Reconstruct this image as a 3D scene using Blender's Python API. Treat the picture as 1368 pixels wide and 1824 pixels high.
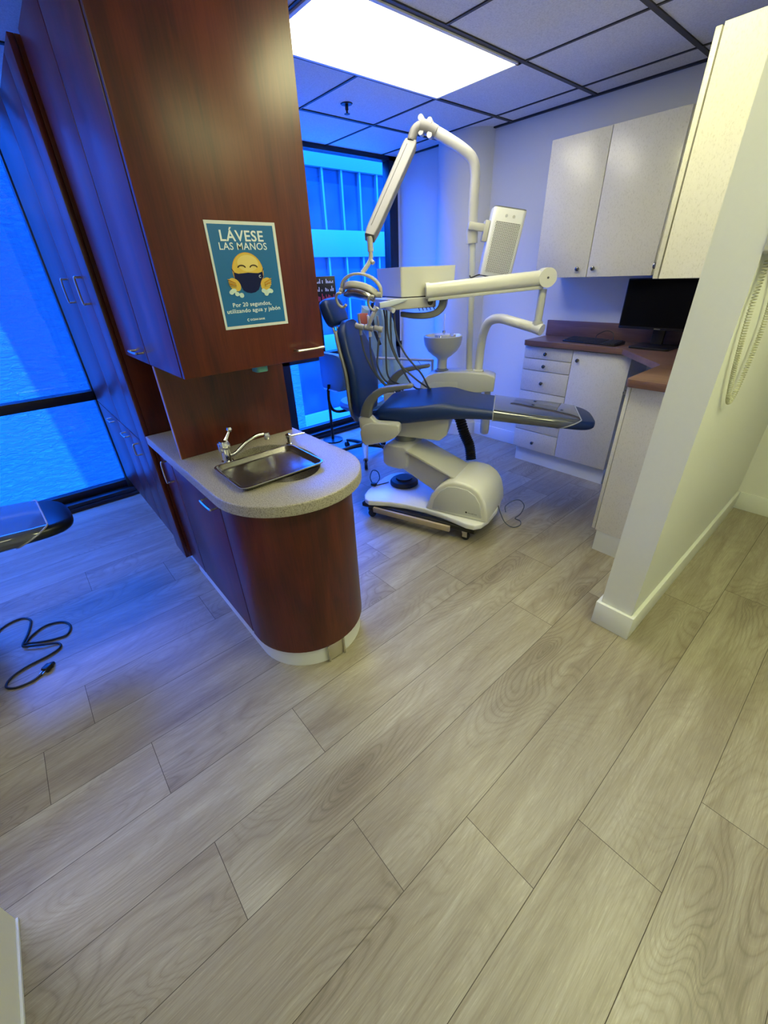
import bpy, bmesh, math, random
from mathutils import Vector, Matrix
random.seed(7)
PI = math.pi
sc = bpy.context.scene
COL = sc.collection
for o in list(bpy.data.objects):
    bpy.data.objects.remove(o)

# ------------------------------------------------------------------ camera
CAM_H = 1.45
cd = bpy.data.cameras.new('camera')
cam = bpy.data.objects.new('camera', cd)
COL.objects.link(cam)
cd.sensor_fit = 'HORIZONTAL'
cd.sensor_width = 36.0
cd.lens = 730.09 / 1368 * 36.0
cd.clip_start = 0.02
R_ = Vector((0.65622163, 0.75369997, -0.0361874))
D_ = Vector((0.35725627, -0.3525778, -0.8649028))
F_ = Vector((-0.66463609, 0.55463975, -0.50063322))
rm = Matrix((R_, -D_, -F_)).transposed()
cam.matrix_world = Matrix.Translation((0, 0, CAM_H)) @ rm.to_4x4()
sc.camera = cam

# ------------------------------------------------------------------ light, world, exposure
sc.view_settings.view_transform = 'Standard'
sc.view_settings.look = 'None'
sc.view_settings.gamma = 1.0
sc.view_settings.exposure = 0.08
SKY_STRENGTH = 27.0
SUN_STRENGTH = 85.0
PANEL_STRENGTH = 8.0
HALL_STRENGTH = 15.0
NEAR_STRENGTH = 5.0
BAY_STRENGTH = 17.0
w = bpy.data.worlds.new('sky')
sc.world = w
w.use_nodes = True
bg = w.node_tree.nodes['Background']
bg.inputs['Color'].default_value = (0.60, 0.88, 1.0, 1)
bg.inputs['Strength'].default_value = SKY_STRENGTH
sd = bpy.data.lights.new('sun', 'SUN')
sd.energy = SUN_STRENGTH
sd.angle = 0.012
sd.color = (1.0, 0.96, 0.9)
sun = bpy.data.objects.new('sun', sd)
COL.objects.link(sun)
SUN_DIR = Vector((-0.40, 0.06, -0.90)).normalized()      # direction the light travels: over the roof onto the walls outside
sun.rotation_euler = SUN_DIR.to_track_quat('-Z', 'Y').to_euler()
sun.location = (-2, 0, 8)

# ------------------------------------------------------------------ materials
def mat(name):
    m = bpy.data.materials.new(name)
    m.use_nodes = True
    nt = m.node_tree
    return m, nt, nt.nodes['Principled BSDF']

def setp(b, **k):
    names = dict(col='Base Color', rough='Roughness', metal='Metallic', spec='Specular IOR Level', coat='Coat Weight',
                 coatr='Coat Roughness', trans='Transmission Weight', alpha='Alpha', ior='IOR', estr='Emission Strength', ecol='Emission Color')
    for a, v in k.items():
        if a in ('col', 'ecol') and len(v) == 3: v = (*v, 1)
        b.inputs[names[a]].default_value = v

def N(nt, t, **k):
    n = nt.nodes.new(t)
    for a, v in k.items():
        if a in n.inputs: n.inputs[a].default_value = v
        else: setattr(n, a, v)
    return n

def L(nt, a, b): nt.links.new(a, b)

def simple(name, col, rough=0.5, metal=0.0, spec=0.5, var=0.04, scale=8.0, bump=0.0, coat=0.0):
    """colour with a slight procedural variation"""
    m, nt, b = mat(name)
    setp(b, col=col, rough=rough, metal=metal, spec=spec, coat=coat)
    tc = N(nt, 'ShaderNodeTexCoord')
    no = N(nt, 'ShaderNodeTexNoise', Scale=scale, Detail=4.0)
    L(nt, tc.outputs['Object'], no.inputs['Vector'])
    mx = N(nt, 'ShaderNodeMix', data_type='RGBA')
    mx.inputs[6].default_value = (*[c * (1 - var) for c in col], 1)
    mx.inputs[7].default_value = (*[min(1, c * (1 + var)) for c in col], 1)
    L(nt, no.outputs['Fac'], mx.inputs[0])
    L(nt, mx.outputs[2], b.inputs['Base Color'])
    if bump:
        bp = N(nt, 'ShaderNodeBump', Strength=bump, Distance=0.002)
        L(nt, no.outputs['Fac'], bp.inputs['Height'])
        L(nt, bp.outputs[0], b.inputs['Normal'])
    return m

def ramp(nt, stops):
    r = N(nt, 'ShaderNodeValToRGB')
    cr = r.color_ramp
    while len(cr.elements) < len(stops): cr.elements.new(0.5)
    for e, (p, c) in zip(cr.elements, stops):
        e.position = p
        e.color = (*c, 1) if len(c) == 3 else c
    return r

def wood(name, dark, mid, light, axis='Z', rough=0.32, s=1.0, coat=0.0):
    m, nt, b = mat(name)
    setp(b, rough=rough, spec=(0.48 if axis == 'Z' else 0.5), coat=coat)
    if coat: setp(b, coatr=0.12)
    tc = N(nt, 'ShaderNodeTexCoord')
    mp = N(nt, 'ShaderNodeMapping')
    sc3 = {'Z': (9, 9, 1.6), 'Y': (9, 1.6, 9), 'X': (1.6, 9, 9)}[axis]
    mp.inputs['Scale'].default_value = [x * s for x in sc3]
    L(nt, tc.outputs['Object'], mp.inputs['Vector'])
    n1 = N(nt, 'ShaderNodeTexNoise', Scale=1.0, Detail=5.0, Roughness=0.55, Distortion=0.8)
    L(nt, mp.outputs[0], n1.inputs['Vector'])
    mp2 = N(nt, 'ShaderNodeMapping')
    sc4 = {'Z': (160, 160, 7), 'Y': (160, 7, 160), 'X': (7, 160, 160)}[axis]
    mp2.inputs['Scale'].default_value = sc4
    L(nt, tc.outputs['Object'], mp2.inputs['Vector'])
    n2 = N(nt, 'ShaderNodeTexNoise', Scale=1.0, Detail=3.0)
    L(nt, mp2.outputs[0], n2.inputs['Vector'])
    ad = N(nt, 'ShaderNodeMath', operation='MULTIPLY_ADD')
    L(nt, n2.outputs['Fac'], ad.inputs[0]); ad.inputs[1].default_value = 0.35
    L(nt, n1.outputs['Fac'], ad.inputs[2])
    r = ramp(nt, [(0.48, dark), (0.66, mid), (0.86, light)])
    L(nt, ad.outputs[0], r.inputs[0])
    L(nt, r.outputs[0], b.inputs['Base Color'])
    return m

M = {}
M['cherry'] = wood('cherry_laminate', (0.040, 0.0060, 0.0028), (0.076, 0.0108, 0.0042), (0.118, 0.019, 0.0065), 'Z', 0.33)
M['brown'] = wood('brown_laminate', (0.115, 0.060, 0.038), (0.155, 0.082, 0.052), (0.20, 0.110, 0.072), 'X', 0.35)
M['cherry_edge'] = simple('cherry_edge_band', (0.30, 0.16, 0.14), 0.3)
M['white_paint'] = simple('white_wall_paint', (0.70, 0.71, 0.67), 0.55, bump=0.15, scale=60, var=0.015)
M['trim'] = simple('white_trim_paint', (0.72, 0.74, 0.70), 0.35, var=0.02)
M['black_metal'] = simple('black_window_frame', (0.006, 0.007, 0.012), 0.4)
M['grid'] = simple('dark_ceiling_grid', (0.02, 0.021, 0.025), 0.5)
M['chrome'] = simple('chrome', (0.8, 0.8, 0.82), 0.08, metal=1.0)
M['nickel'] = simple('brushed_nickel', (0.62, 0.60, 0.55), 0.28, metal=1.0)
M['steel'] = simple('stainless_steel', (0.50, 0.49, 0.47), 0.26, metal=1.0, var=0.25, scale=14)
M['navy'] = simple('navy_vinyl', (0.007, 0.026, 0.115), 0.38, spec=0.35, bump=0.25, scale=420, var=0.08)
M['darkvinyl'] = simple('black_blue_vinyl', (0.006, 0.010, 0.022), 0.30, var=0.08)
M['film'] = simple('clear_plastic_over_vinyl', (0.055, 0.065, 0.085), 0.07, spec=0.9, var=0.15, scale=5, coat=0.6)
M['piping'] = simple('grey_piping', (0.34, 0.35, 0.36), 0.35)
M['plastic'] = simple('cream_white_plastic', (0.50, 0.50, 0.455), 0.28, var=0.02)
M['white_plastic'] = simple('bright_white_plastic', (0.78, 0.79, 0.78), 0.25, var=0.015)
M['grey_plastic'] = simple('grey_plastic', (0.17, 0.18, 0.18), 0.4)
M['arm_grey'] = simple('armrest_grey', (0.13, 0.137, 0.14), 0.42)
M['lift_grey'] = simple('lift_arm_grey', (0.50, 0.50, 0.485), 0.35)
M['unit_grey'] = simple('warm_grey_plastic', (0.54, 0.55, 0.52), 0.3)
M['black'] = simple('black_plastic', (0.008, 0.008, 0.009), 0.35)
M['rubber'] = simple('black_rubber', (0.012, 0.013, 0.016), 0.5)
M['screen'] = simple('monitor_glass', (0.003, 0.003, 0.0035), 0.4, spec=0.08)
M['hose'] = simple('grey_hose', (0.065, 0.075, 0.085), 0.4)
M['gown'] = simple('pale_teal_fabric', (0.36, 0.55, 0.56), 0.75, var=0.22, scale=16, bump=0.5)
M['orange'] = simple('orange_plastic', (0.75, 0.20, 0.07), 0.5)
M['tan_wood'] = simple('tan_plywood', (0.42, 0.34, 0.24), 0.6, var=0.12, scale=30)
M['teal'] = simple('teal_plastic', (0.10, 0.32, 0.26), 0.5)
M['phone'] = simple('beige_phone_plastic', (0.48, 0.48, 0.35), 0.45)
M['stucco'] = None
M['diffuser_trim'] = simple('light_frame_white', (0.75, 0.75, 0.7), 0.4)
M['pclear'] = simple('pale_plastic_cover', (0.55, 0.62, 0.70), 0.2, spec=0.8)
M['stool_blue_light'] = simple('vinyl_with_blue_light', (0.10, 0.24, 0.42), 0.35)  # blue of the window light put into the upholstery colour
M['bright_cream'] = simple('bright_cream_plastic', (0.70, 0.70, 0.62), 0.28, var=0.02)
M['arm_dark'] = simple('lamp_arm_grey', (0.17, 0.166, 0.155), 0.4)
M['knob'] = simple('dark_nickel_knob', (0.22, 0.22, 0.21), 0.25, metal=1.0)
M['paper'] = simple('poster_paper', (0.62, 0.66, 0.66), 0.45, var=0.01)
M['p_blue'] = simple('poster_blue', (0.004, 0.125, 0.34), 0.35, var=0.10, scale=9)
M['p_white'] = simple('poster_white', (0.70, 0.76, 0.78), 0.4)
M['p_yellow'] = simple('poster_yellow', (0.62, 0.42, 0.06), 0.4, var=0.2, scale=20)
M['p_yellow2'] = simple('poster_pale_yellow', (0.70, 0.55, 0.17), 0.4)
M['p_orange'] = simple('poster_orange', (0.62, 0.30, 0.03), 0.4)
M['p_navy'] = simple('poster_navy', (0.001, 0.005, 0.055), 0.6, spec=0.2)
M['p_brown'] = simple('poster_brown', (0.035, 0.008, 0.002), 0.6)
M['p_foam'] = simple('poster_foam', (0.52, 0.66, 0.62), 0.4, var=0.2, scale=60)
M['ink'] = simple('dark_ink', (0.02, 0.02, 0.02), 0.5)
M['ink_grey'] = simple('grey_ink', (0.10, 0.10, 0.10), 0.5)
M['hdr'] = simple('print_white', (0.75, 0.78, 0.85), 0.5)
M['pink'] = simple('print_pink', (0.6, 0.06, 0.12), 0.5)
M['roof'] = simple('roof_concrete', (0.4, 0.4, 0.4), 0.8)

def speckle_mat(name, base, spots, scale, thr, rough, bright=None, stretch=(1, 1, 1)):
    m, nt, b = mat(name)
    setp(b, rough=rough, spec=0.5)
    tc = N(nt, 'ShaderNodeTexCoord')
    mp = N(nt, 'ShaderNodeMapping'); mp.inputs['Scale'].default_value = stretch
    L(nt, tc.outputs['Object'], mp.inputs['Vector'])
    n1 = N(nt, 'ShaderNodeTexNoise', Scale=scale, Detail=3.0, Roughness=0.7)
    L(nt, mp.outputs[0], n1.inputs['Vector'])
    st = [(thr - 0.05, base), (thr + 0.05, spots)]
    if bright: st = [(0.30, bright), (0.42, base)] + st
    r = ramp(nt, st)
    L(nt, n1.outputs['Fac'], r.inputs[0])
    n2 = N(nt, 'ShaderNodeTexNoise', Scale=2.5, Detail=3.0)
    L(nt, tc.outputs['Object'], n2.inputs['Vector'])
    mx = N(nt, 'ShaderNodeMix', data_type='RGBA', blend_type='MULTIPLY'); mx.inputs[0].default_value = 0.18
    L(nt, r.outputs[0], mx.inputs[6]); L(nt, n2.outputs['Fac'], mx.inputs[7])
    L(nt, mx.outputs[2], b.inputs['Base Color'])
    return m
M['counter'] = speckle_mat('speckled_solid_surface', (0.36, 0.33, 0.26), (0.15, 0.13, 0.10), 260, 0.57, 0.35, (0.50, 0.47, 0.38))
M['white_lam'] = speckle_mat('flecked_white_laminate', (0.72, 0.70, 0.62), (0.61, 0.59, 0.51), 190, 0.60, 0.26, (0.75, 0.73, 0.66), (1, 1, 0.5))

# ceiling tile
m, nt, b = mat('ceiling_tile'); setp(b, rough=0.9, spec=0.2)
tc = N(nt, 'ShaderNodeTexCoord')
n1 = N(nt, 'ShaderNodeTexNoise', Scale=160.0, Detail=3.0); L(nt, tc.outputs['Object'], n1.inputs['Vector'])
r = ramp(nt, [(0.3, (0.66, 0.65, 0.62)), (0.6, (0.80, 0.79, 0.76))]); L(nt, n1.outputs['Fac'], r.inputs[0]); L(nt, r.outputs[0], b.inputs['Base Color'])
bp = N(nt, 'ShaderNodeBump', Strength=0.3, Distance=0.002); L(nt, n1.outputs['Fac'], bp.inputs['Height']); L(nt, bp.outputs[0], b.inputs['Normal'])
M['tile'] = m

# glass whose tint puts the blue of the daylight into the panes
m = bpy.data.materials.new('blue_tinted_glass'); m.use_nodes = True; nt = m.node_tree; nt.nodes.clear()
out = N(nt, 'ShaderNodeOutputMaterial'); tr = N(nt, 'ShaderNodeBsdfTransparent'); gl = N(nt, 'ShaderNodeBsdfGlossy', Roughness=0.02)
tr.inputs['Color'].default_value = (0.08, 0.36, 1.0, 1)
gl.inputs['Color'].default_value = (0.8, 0.9, 1, 1)
mx = N(nt, 'ShaderNodeMixShader'); mx.inputs[0].default_value = 0.03
L(nt, tr.outputs[0], mx.inputs[1]); L(nt, gl.outputs[0], mx.inputs[2]); L(nt, mx.outputs[0], out.inputs[0])
M['glass'] = m

# stucco outside
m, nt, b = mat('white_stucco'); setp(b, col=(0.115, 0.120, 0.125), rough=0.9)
tc = N(nt, 'ShaderNodeTexCoord'); mp = N(nt, 'ShaderNodeMapping'); mp.inputs['Scale'].default_value = (1, 1, 2.6); mp.inputs['Rotation'].default_value = (0.45, 0, 0)
L(nt, tc.outputs['Object'], mp.inputs['Vector'])
n1 = N(nt, 'ShaderNodeTexNoise', Scale=9.0, Detail=6.0, Roughness=0.65, Distortion=1.2); L(nt, mp.outputs[0], n1.inputs['Vector'])
bp = N(nt, 'ShaderNodeBump', Strength=1.0, Distance=0.09); L(nt, n1.outputs['Fac'], bp.inputs['Height']); L(nt, bp.outputs[0], b.inputs['Normal'])
M['stucco'] = m
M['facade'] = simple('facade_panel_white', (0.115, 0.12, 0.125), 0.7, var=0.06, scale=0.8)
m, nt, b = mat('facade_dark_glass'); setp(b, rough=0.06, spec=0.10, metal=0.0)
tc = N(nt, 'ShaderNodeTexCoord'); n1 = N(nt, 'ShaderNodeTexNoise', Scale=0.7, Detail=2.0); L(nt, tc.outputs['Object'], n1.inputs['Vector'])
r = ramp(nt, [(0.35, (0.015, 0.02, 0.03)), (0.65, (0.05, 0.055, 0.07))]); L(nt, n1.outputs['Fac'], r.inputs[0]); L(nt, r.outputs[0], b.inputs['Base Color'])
M['fglass'] = m

# floor planks: grain from object coordinates shifted per plank by a colour attribute
m, nt, b = mat('oak_vinyl_planks'); setp(b, rough=0.36, spec=0.45)
tc = N(nt, 'ShaderNodeTexCoord'); at = N(nt, 'ShaderNodeAttribute', attribute_name='plank')
sep = N(nt, 'ShaderNodeSeparateColor'); L(nt, at.outputs['Color'], sep.inputs[0])
off = N(nt, 'ShaderNodeVectorMath', operation='SCALE'); off.inputs[3].default_value = 37.0; L(nt, at.outputs['Color'], off.inputs[0])
add = N(nt, 'ShaderNodeVectorMath', operation='ADD'); L(nt, tc.outputs['Object'], add.inputs[0]); L(nt, off.outputs[0], add.inputs[1])
# slow bend of the grain
mpa = N(nt, 'ShaderNodeMapping'); mpa.inputs['Scale'].default_value = (4.6, 1.35, 1); L(nt, add.outputs[0], mpa.inputs['Vector'])
na = N(nt, 'ShaderNodeTexNoise', Scale=1.0, Detail=1.5, Roughness=0.45, Distortion=0.35); L(nt, mpa.outputs[0], na.inputs['Vector'])
# sparse knots bend the rings around them
mpk = N(nt, 'ShaderNodeMapping'); mpk.inputs['Scale'].default_value = (3.6, 1.15, 0.0); L(nt, add.outputs[0], mpk.inputs['Vector'])
nw = N(nt, 'ShaderNodeTexNoise', Scale=2.2, Detail=2.0); L(nt, mpk.outputs[0], nw.inputs['Vector'])
wv = N(nt, 'ShaderNodeVectorMath', operation='SCALE'); wv.inputs[3].default_value = 0.30; L(nt, nw.outputs['Color'], wv.inputs[0])
ka = N(nt, 'ShaderNodeVectorMath', operation='ADD'); L(nt, mpk.outputs[0], ka.inputs[0]); L(nt, wv.outputs[0], ka.inputs[1])
vo = N(nt, 'ShaderNodeTexVoronoi', voronoi_dimensions='2D', Scale=0.62, Randomness=1.0); L(nt, ka.outputs[0], vo.inputs['Vector'])
kd = N(nt, 'ShaderNodeMath', operation='ADD'); kd.inputs[1].default_value = 0.10; L(nt, vo.outputs['Distance'], kd.inputs[0])
kr = N(nt, 'ShaderNodeMath', operation='DIVIDE'); kr.inputs[0].default_value = 1.0; L(nt, kd.outputs[0], kr.inputs[1])
ring0 = N(nt, 'ShaderNodeMath', operation='MULTIPLY'); ring0.inputs[1].default_value = 30.0; L(nt, na.outputs['Fac'], ring0.inputs[0])
rings = N(nt, 'ShaderNodeMath', operation='ADD'); L(nt, ring0.outputs[0], rings.inputs[0]); L(nt, kr.outputs[0], rings.inputs[1])
pp = N(nt, 'ShaderNodeMath', operation='PINGPONG'); pp.inputs[1].default_value = 0.5; L(nt, rings.outputs[0], pp.inputs[0])
kmask = ramp(nt, [(0.0, (0.60, 0.56, 0.52)), (0.05, (0.76, 0.73, 0.70)), (0.16, (0.95, 0.94, 0.93)), (0.25, (1, 1, 1))]); L(nt, vo.outputs['Distance'], kmask.inputs[0])
kamp = ramp(nt, [(0.12, (0.9, 0.9, 0.9)), (0.50, (0.26, 0.26, 0.26))]); L(nt, vo.outputs['Distance'], kamp.inputs[0])
mpp = N(nt, 'ShaderNodeMapping'); mpp.inputs['Scale'].default_value = (420, 26, 1); L(nt, add.outputs[0], mpp.inputs['Vector'])
npo = N(nt, 'ShaderNodeTexNoise', Scale=1.0, Detail=2.0, Roughness=0.7); L(nt, mpp.outputs[0], npo.inputs['Vector'])
pore = ramp(nt, [(0.58, (1, 1, 1)), (0.70, (1.28, 1.27, 1.26))]); L(nt, npo.outputs['Fac'], pore.inputs[0])
mpb = N(nt, 'ShaderNodeMapping'); mpb.inputs['Scale'].default_value = (330, 9, 1); L(nt, add.outputs[0], mpb.inputs['Vector'])
nb = N(nt, 'ShaderNodeTexNoise', Scale=1.0, Detail=4.0, Roughness=0.6); L(nt, mpb.outputs[0], nb.inputs['Vector'])
mpc = N(nt, 'ShaderNodeMapping'); mpc.inputs['Scale'].default_value = (11, 1.7, 1); L(nt, add.outputs[0], mpc.inputs['Vector'])
ncl = N(nt, 'ShaderNodeTexNoise', Scale=1.0, Detail=3.0, Roughness=0.5, Distortion=0.6); L(nt, mpc.outputs[0], ncl.inputs['Vector'])
fl = ramp(nt, [(0.30, (0.265, 0.228, 0.165)), (0.50, (0.335, 0.300, 0.222)), (0.70, (0.400, 0.368, 0.280))])
L(nt, ncl.outputs['Fac'], fl.inputs[0])
rr = ramp(nt, [(0.0, (0.74, 0.71, 0.68)), (0.16, (0.93, 0.93, 0.92)), (0.45, (1.02, 1.02, 1.02)), (0.5, (1.08, 1.08, 1.08))]); L(nt, pp.outputs[0], rr.inputs[0])
rb = ramp(nt, [(0.34, (0.80, 0.78, 0.76)), (0.60, (1.03, 1.03, 1.03)), (0.78, (1.12, 1.13, 1.14))]); L(nt, nb.outputs['Fac'], rb.inputs[0])
m1 = N(nt, 'ShaderNodeMix', data_type='RGBA', blend_type='MULTIPLY'); L(nt, kamp.outputs[0], m1.inputs[0]); L(nt, fl.outputs[0], m1.inputs[6]); L(nt, rr.outputs[0], m1.inputs[7])
m2 = N(nt, 'ShaderNodeMix', data_type='RGBA', blend_type='MULTIPLY'); m2.inputs[0].default_value = 0.85; L(nt, m1.outputs[2], m2.inputs[6]); L(nt, rb.outputs[0], m2.inputs[7])
tint = ramp(nt, [(0.0, (0.86, 0.84, 0.82)), (1.0, (1.04, 1.04, 1.03))]); L(nt, sep.outputs[0], tint.inputs[0])
m3 = N(nt, 'ShaderNodeMix', data_type='RGBA', blend_type='MULTIPLY'); m3.inputs[0].default_value = 1.0; L(nt, m2.outputs[2], m3.inputs[6]); L(nt, tint.outputs[0], m3.inputs[7])
m4 = N(nt, 'ShaderNodeMix', data_type='RGBA', blend_type='MULTIPLY'); m4.inputs[0].default_value = 0.8; L(nt, m3.outputs[2], m4.inputs[6]); L(nt, kmask.outputs[0], m4.inputs[7])
m5 = N(nt, 'ShaderNodeMix', data_type='RGBA', blend_type='MULTIPLY'); m5.inputs[0].default_value = 0.8; L(nt, m4.outputs[2], m5.inputs[6]); L(nt, pore.outputs[0], m5.inputs[7])
L(nt, m5.outputs[2], b.inputs['Base Color'])
bp = N(nt, 'ShaderNodeBump', Strength=0.12, Distance=0.001); L(nt, nb.outputs['Fac'], bp.inputs['Height']); L(nt, bp.outputs[0], b.inputs['Normal'])
M['floor'] = m
M['gap'] = simple('dark_seam', (0.07, 0.055, 0.04), 0.8)

# perforated grille (hexagonal dots)
m, nt, b = mat('perforated_white_panel'); setp(b, rough=0.3)
tc = N(nt, 'ShaderNodeTexCoord'); mp = N(nt, 'ShaderNodeMapping'); mp.inputs['Scale'].default_value = (112, 0, 112); L(nt, tc.outputs['Object'], mp.inputs['Vector'])
def dots(shift):
    a = N(nt, 'ShaderNodeVectorMath', operation='ADD'); a.inputs[1].default_value = shift; L(nt, mp.outputs[0], a.inputs[0])
    mm = N(nt, 'ShaderNodeVectorMath', operation='MODULO'); mm.inputs[1].default_value = (1.0, 1.0, 1.732); L(nt, a.outputs[0], mm.inputs[0])
    s = N(nt, 'ShaderNodeVectorMath', operation='SUBTRACT'); s.inputs[1].default_value = (0.5, 0, 0.866); L(nt, mm.outputs[0], s.inputs[0])
    ln = N(nt, 'ShaderNodeVectorMath', operation='LENGTH'); L(nt, s.outputs[0], ln.inputs[0])
    return ln.outputs['Value']
mn = N(nt, 'ShaderNodeMath', operation='MINIMUM'); L(nt, dots((400, 0, 400 * 1.732)), mn.inputs[0]); L(nt, dots((400.5, 0, 400 * 1.732 + 0.866)), mn.inputs[1])
r = ramp(nt, [(0.30, (0.02, 0.02, 0.02)), (0.36, (0.72, 0.73, 0.72))]); L(nt, mn.outputs[0], r.inputs[0]); L(nt, r.outputs[0], b.inputs['Base Color'])
M['perf'] = m

def emis(name, col, s, var=0.12):
    m = bpy.data.materials.new(name); m.use_nodes = True; nt = m.node_tree; nt.nodes.clear()
    out = N(nt, 'ShaderNodeOutputMaterial'); e = N(nt, 'ShaderNodeEmission', Strength=s)
    tc = N(nt, 'ShaderNodeTexCoord'); n1 = N(nt, 'ShaderNodeTexNoise', Scale=3.0, Detail=3.0); L(nt, tc.outputs['Object'], n1.inputs['Vector'])
    r = ramp(nt, [(0.3, tuple(c * (1 - var) for c in col)), (0.6, col)]); L(nt, n1.outputs['Fac'], r.inputs[0]); L(nt, r.outputs[0], e.inputs['Color'])
    L(nt, e.outputs[0], out.inputs[0])
    return m
M['panel_light'] = emis('lit_diffuser', (1.0, 0.96, 0.80), PANEL_STRENGTH)
M['hall_light'] = emis('lit_diffuser_warm', (0.98, 1.0, 0.50), HALL_STRENGTH)
M['bay_light'] = emis('lit_diffuser_bay', (1.0, 0.97, 0.52), BAY_STRENGTH)
M['near_light'] = emis('lit_diffuser_soft', (1.0, 1.0, 0.62), NEAR_STRENGTH)

# ------------------------------------------------------------------ mesh helpers
def merge(dst, src, mtx=None):
    if mtx is not None: src.transform(mtx)
    me = bpy.data.meshes.new('tmp'); src.to_mesh(me); dst.from_mesh(me); bpy.data.meshes.remove(me); src.free()

def NB(): return bmesh.new()

def box(bm, x0, x1, y0, y1, z0, z1, bev=0.0, seg=2, mtx=None):
    t = NB()
    bmesh.ops.create_cube(t, size=1.0)
    for v in t.verts:
        v.co = Vector((x0 + (v.co.x + .5) * (x1 - x0), y0 + (v.co.y + .5) * (y1 - y0), z0 + (v.co.z + .5) * (z1 - z0)))
    if bev > 0:
        bmesh.ops.bevel(t, geom=t.edges[:], offset=bev, segments=seg, affect='EDGES', profile=0.5, clamp_overlap=True)
    merge(bm, t, mtx)
    return bm

def catmull(pts, n=6):
    P = [Vector(p) for p in pts]
    if len(P) < 3: return P
    out = []
    E = [P[0] * 2 - P[1]] + P + [P[-1] * 2 - P[-2]]
    for i in range(1, len(E) - 2):
        a, b_, c, d = E[i - 1], E[i], E[i + 1], E[i + 2]
        for k in range(n):
            t = k / n
            out.append(0.5 * ((2 * b_) + (-a + c) * t + (2 * a - 5 * b_ + 4 * c - d) * t * t + (-a + 3 * b_ - 3 * c + d) * t ** 3))
    out.append(P[-1])
    return out

def tube(bm, pts, r, seg=10, smooth=0, closed=False, mtx=None, squash=None):
    P = catmull(pts, smooth) if smooth else [Vector(p) for p in pts]
    n = len(P)
    rr = (lambda i: r) if not isinstance(r, (list, tuple)) else (lambda i: r[0] + (r[1] - r[0]) * i / max(1, n - 1))
    t = NB()
    rings = []
    up = None
    for i, p in enumerate(P):
        if closed: d = (P[(i + 1) % n] - P[i - 1]).normalized()
        else: d = (P[min(i + 1, n - 1)] - P[max(i - 1, 0)]).normalized()
        if up is None:
            up = Vector((0, 0, 1)) if abs(d.z) < 0.9 else Vector((1, 0, 0))
        a = d.cross(up)
        if a.length < 1e-5: a = d.cross(Vector((0.3, 1, 0.1)))
        a.normalize(); b_ = a.cross(d).normalized(); up = b_
        sq = squash or (1, 1)
        rings.append([t.verts.new(p + (a * math.cos(2 * PI * k / seg) * sq[0] + b_ * math.sin(2 * PI * k / seg) * sq[1]) * rr(i)) for k in range(seg)])
    m_ = n if closed else n - 1
    for i in range(m_):
        A, B = rings[i], rings[(i + 1) % n]
        for k in range(seg):
            t.faces.new((A[k], A[(k + 1) % seg], B[(k + 1) % seg], B[k]))
    if not closed:
        t.faces.new(rings[0][::-1]); t.faces.new(rings[-1])
    merge(bm, t, mtx)
    return bm

def lathe(bm, prof, seg=28, loc=(0, 0, 0), mtx=None):
    t = NB(); rings = []
    for (r, z) in prof:
        if r < 1e-5: rings.append([t.verts.new((0, 0, z))])
        else: rings.append([t.verts.new((r * math.cos(2 * PI * k / seg), r * math.sin(2 * PI * k / seg), z)) for k in range(seg)])
    for A, B in zip(rings, rings[1:]):
        for k in range(seg):
            if len(A) == 1 and len(B) == 1: continue
            if len(A) == 1: t.faces.new((A[0], B[(k + 1) % seg], B[k]))
            elif len(B) == 1: t.faces.new((A[k], A[(k + 1) % seg], B[0]))
            else: t.faces.new((A[k], A[(k + 1) % seg], B[(k + 1) % seg], B[k]))
    if len(rings[0]) > 1: t.faces.new(rings[0][::-1])
    if len(rings[-1]) > 1: t.faces.new(rings[-1])
    bmesh.ops.recalc_face_normals(t, faces=t.faces)
    T = Matrix.Translation(loc)
    merge(bm, t, (mtx @ T) if mtx is not None else T)
    return bm

def cyl(bm, p0, p1, r, seg=20): return tube(bm, [p0, p1], r, seg)

def prism(bm, poly, h0, h1, plane='xy', bev=0.0, seg=2, mtx=None, bev_vert=True):
    """extrude the 2D polygon; plane 'xy' -> along z, 'xz' -> along y, 'yz' -> along x"""
    def P(a, b_, h):
        return {'xy': (a, b_, h), 'xz': (a, h, b_), 'yz': (h, a, b_)}[plane]
    t = NB()
    A = [t.verts.new(P(a, b_, h0)) for a, b_ in poly]
    B = [t.verts.new(P(a, b_, h1)) for a, b_ in poly]
    n = len(poly)
    t.faces.new(A[::-1]); t.faces.new(B)
    for k in range(n): t.faces.new((A[k], A[(k + 1) % n], B[(k + 1) % n], B[k]))
    bmesh.ops.recalc_face_normals(t, faces=t.faces)
    if bev > 0:
        edges = t.edges[:] if bev_vert else [e for e in t.edges if (e.verts[0] in A) == (e.verts[1] in A)]
        bmesh.ops.bevel(t, geom=edges, offset=bev, segments=seg, affect='EDGES', profile=0.5, clamp_overlap=True)
    merge(bm, t, mtx)
    return bm

def rring(hw, z0, z1, rad, n=5):
    """rounded rectangle in (v,z)"""
    rad = min(rad, hw * 0.98, (z1 - z0) / 2 * 0.98)
    out = []
    for cx_, cz_, a0 in ((hw - rad, z1 - rad, 0), (-hw + rad, z1 - rad, 90), (-hw + rad, z0 + rad, 180), (hw - rad, z0 + rad, 270)):
        for k in range(n + 1):
            a = math.radians(a0 + 90 * k / n)
            out.append((cx_ + rad * math.cos(a), cz_ + rad * math.sin(a)))
    return out

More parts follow.
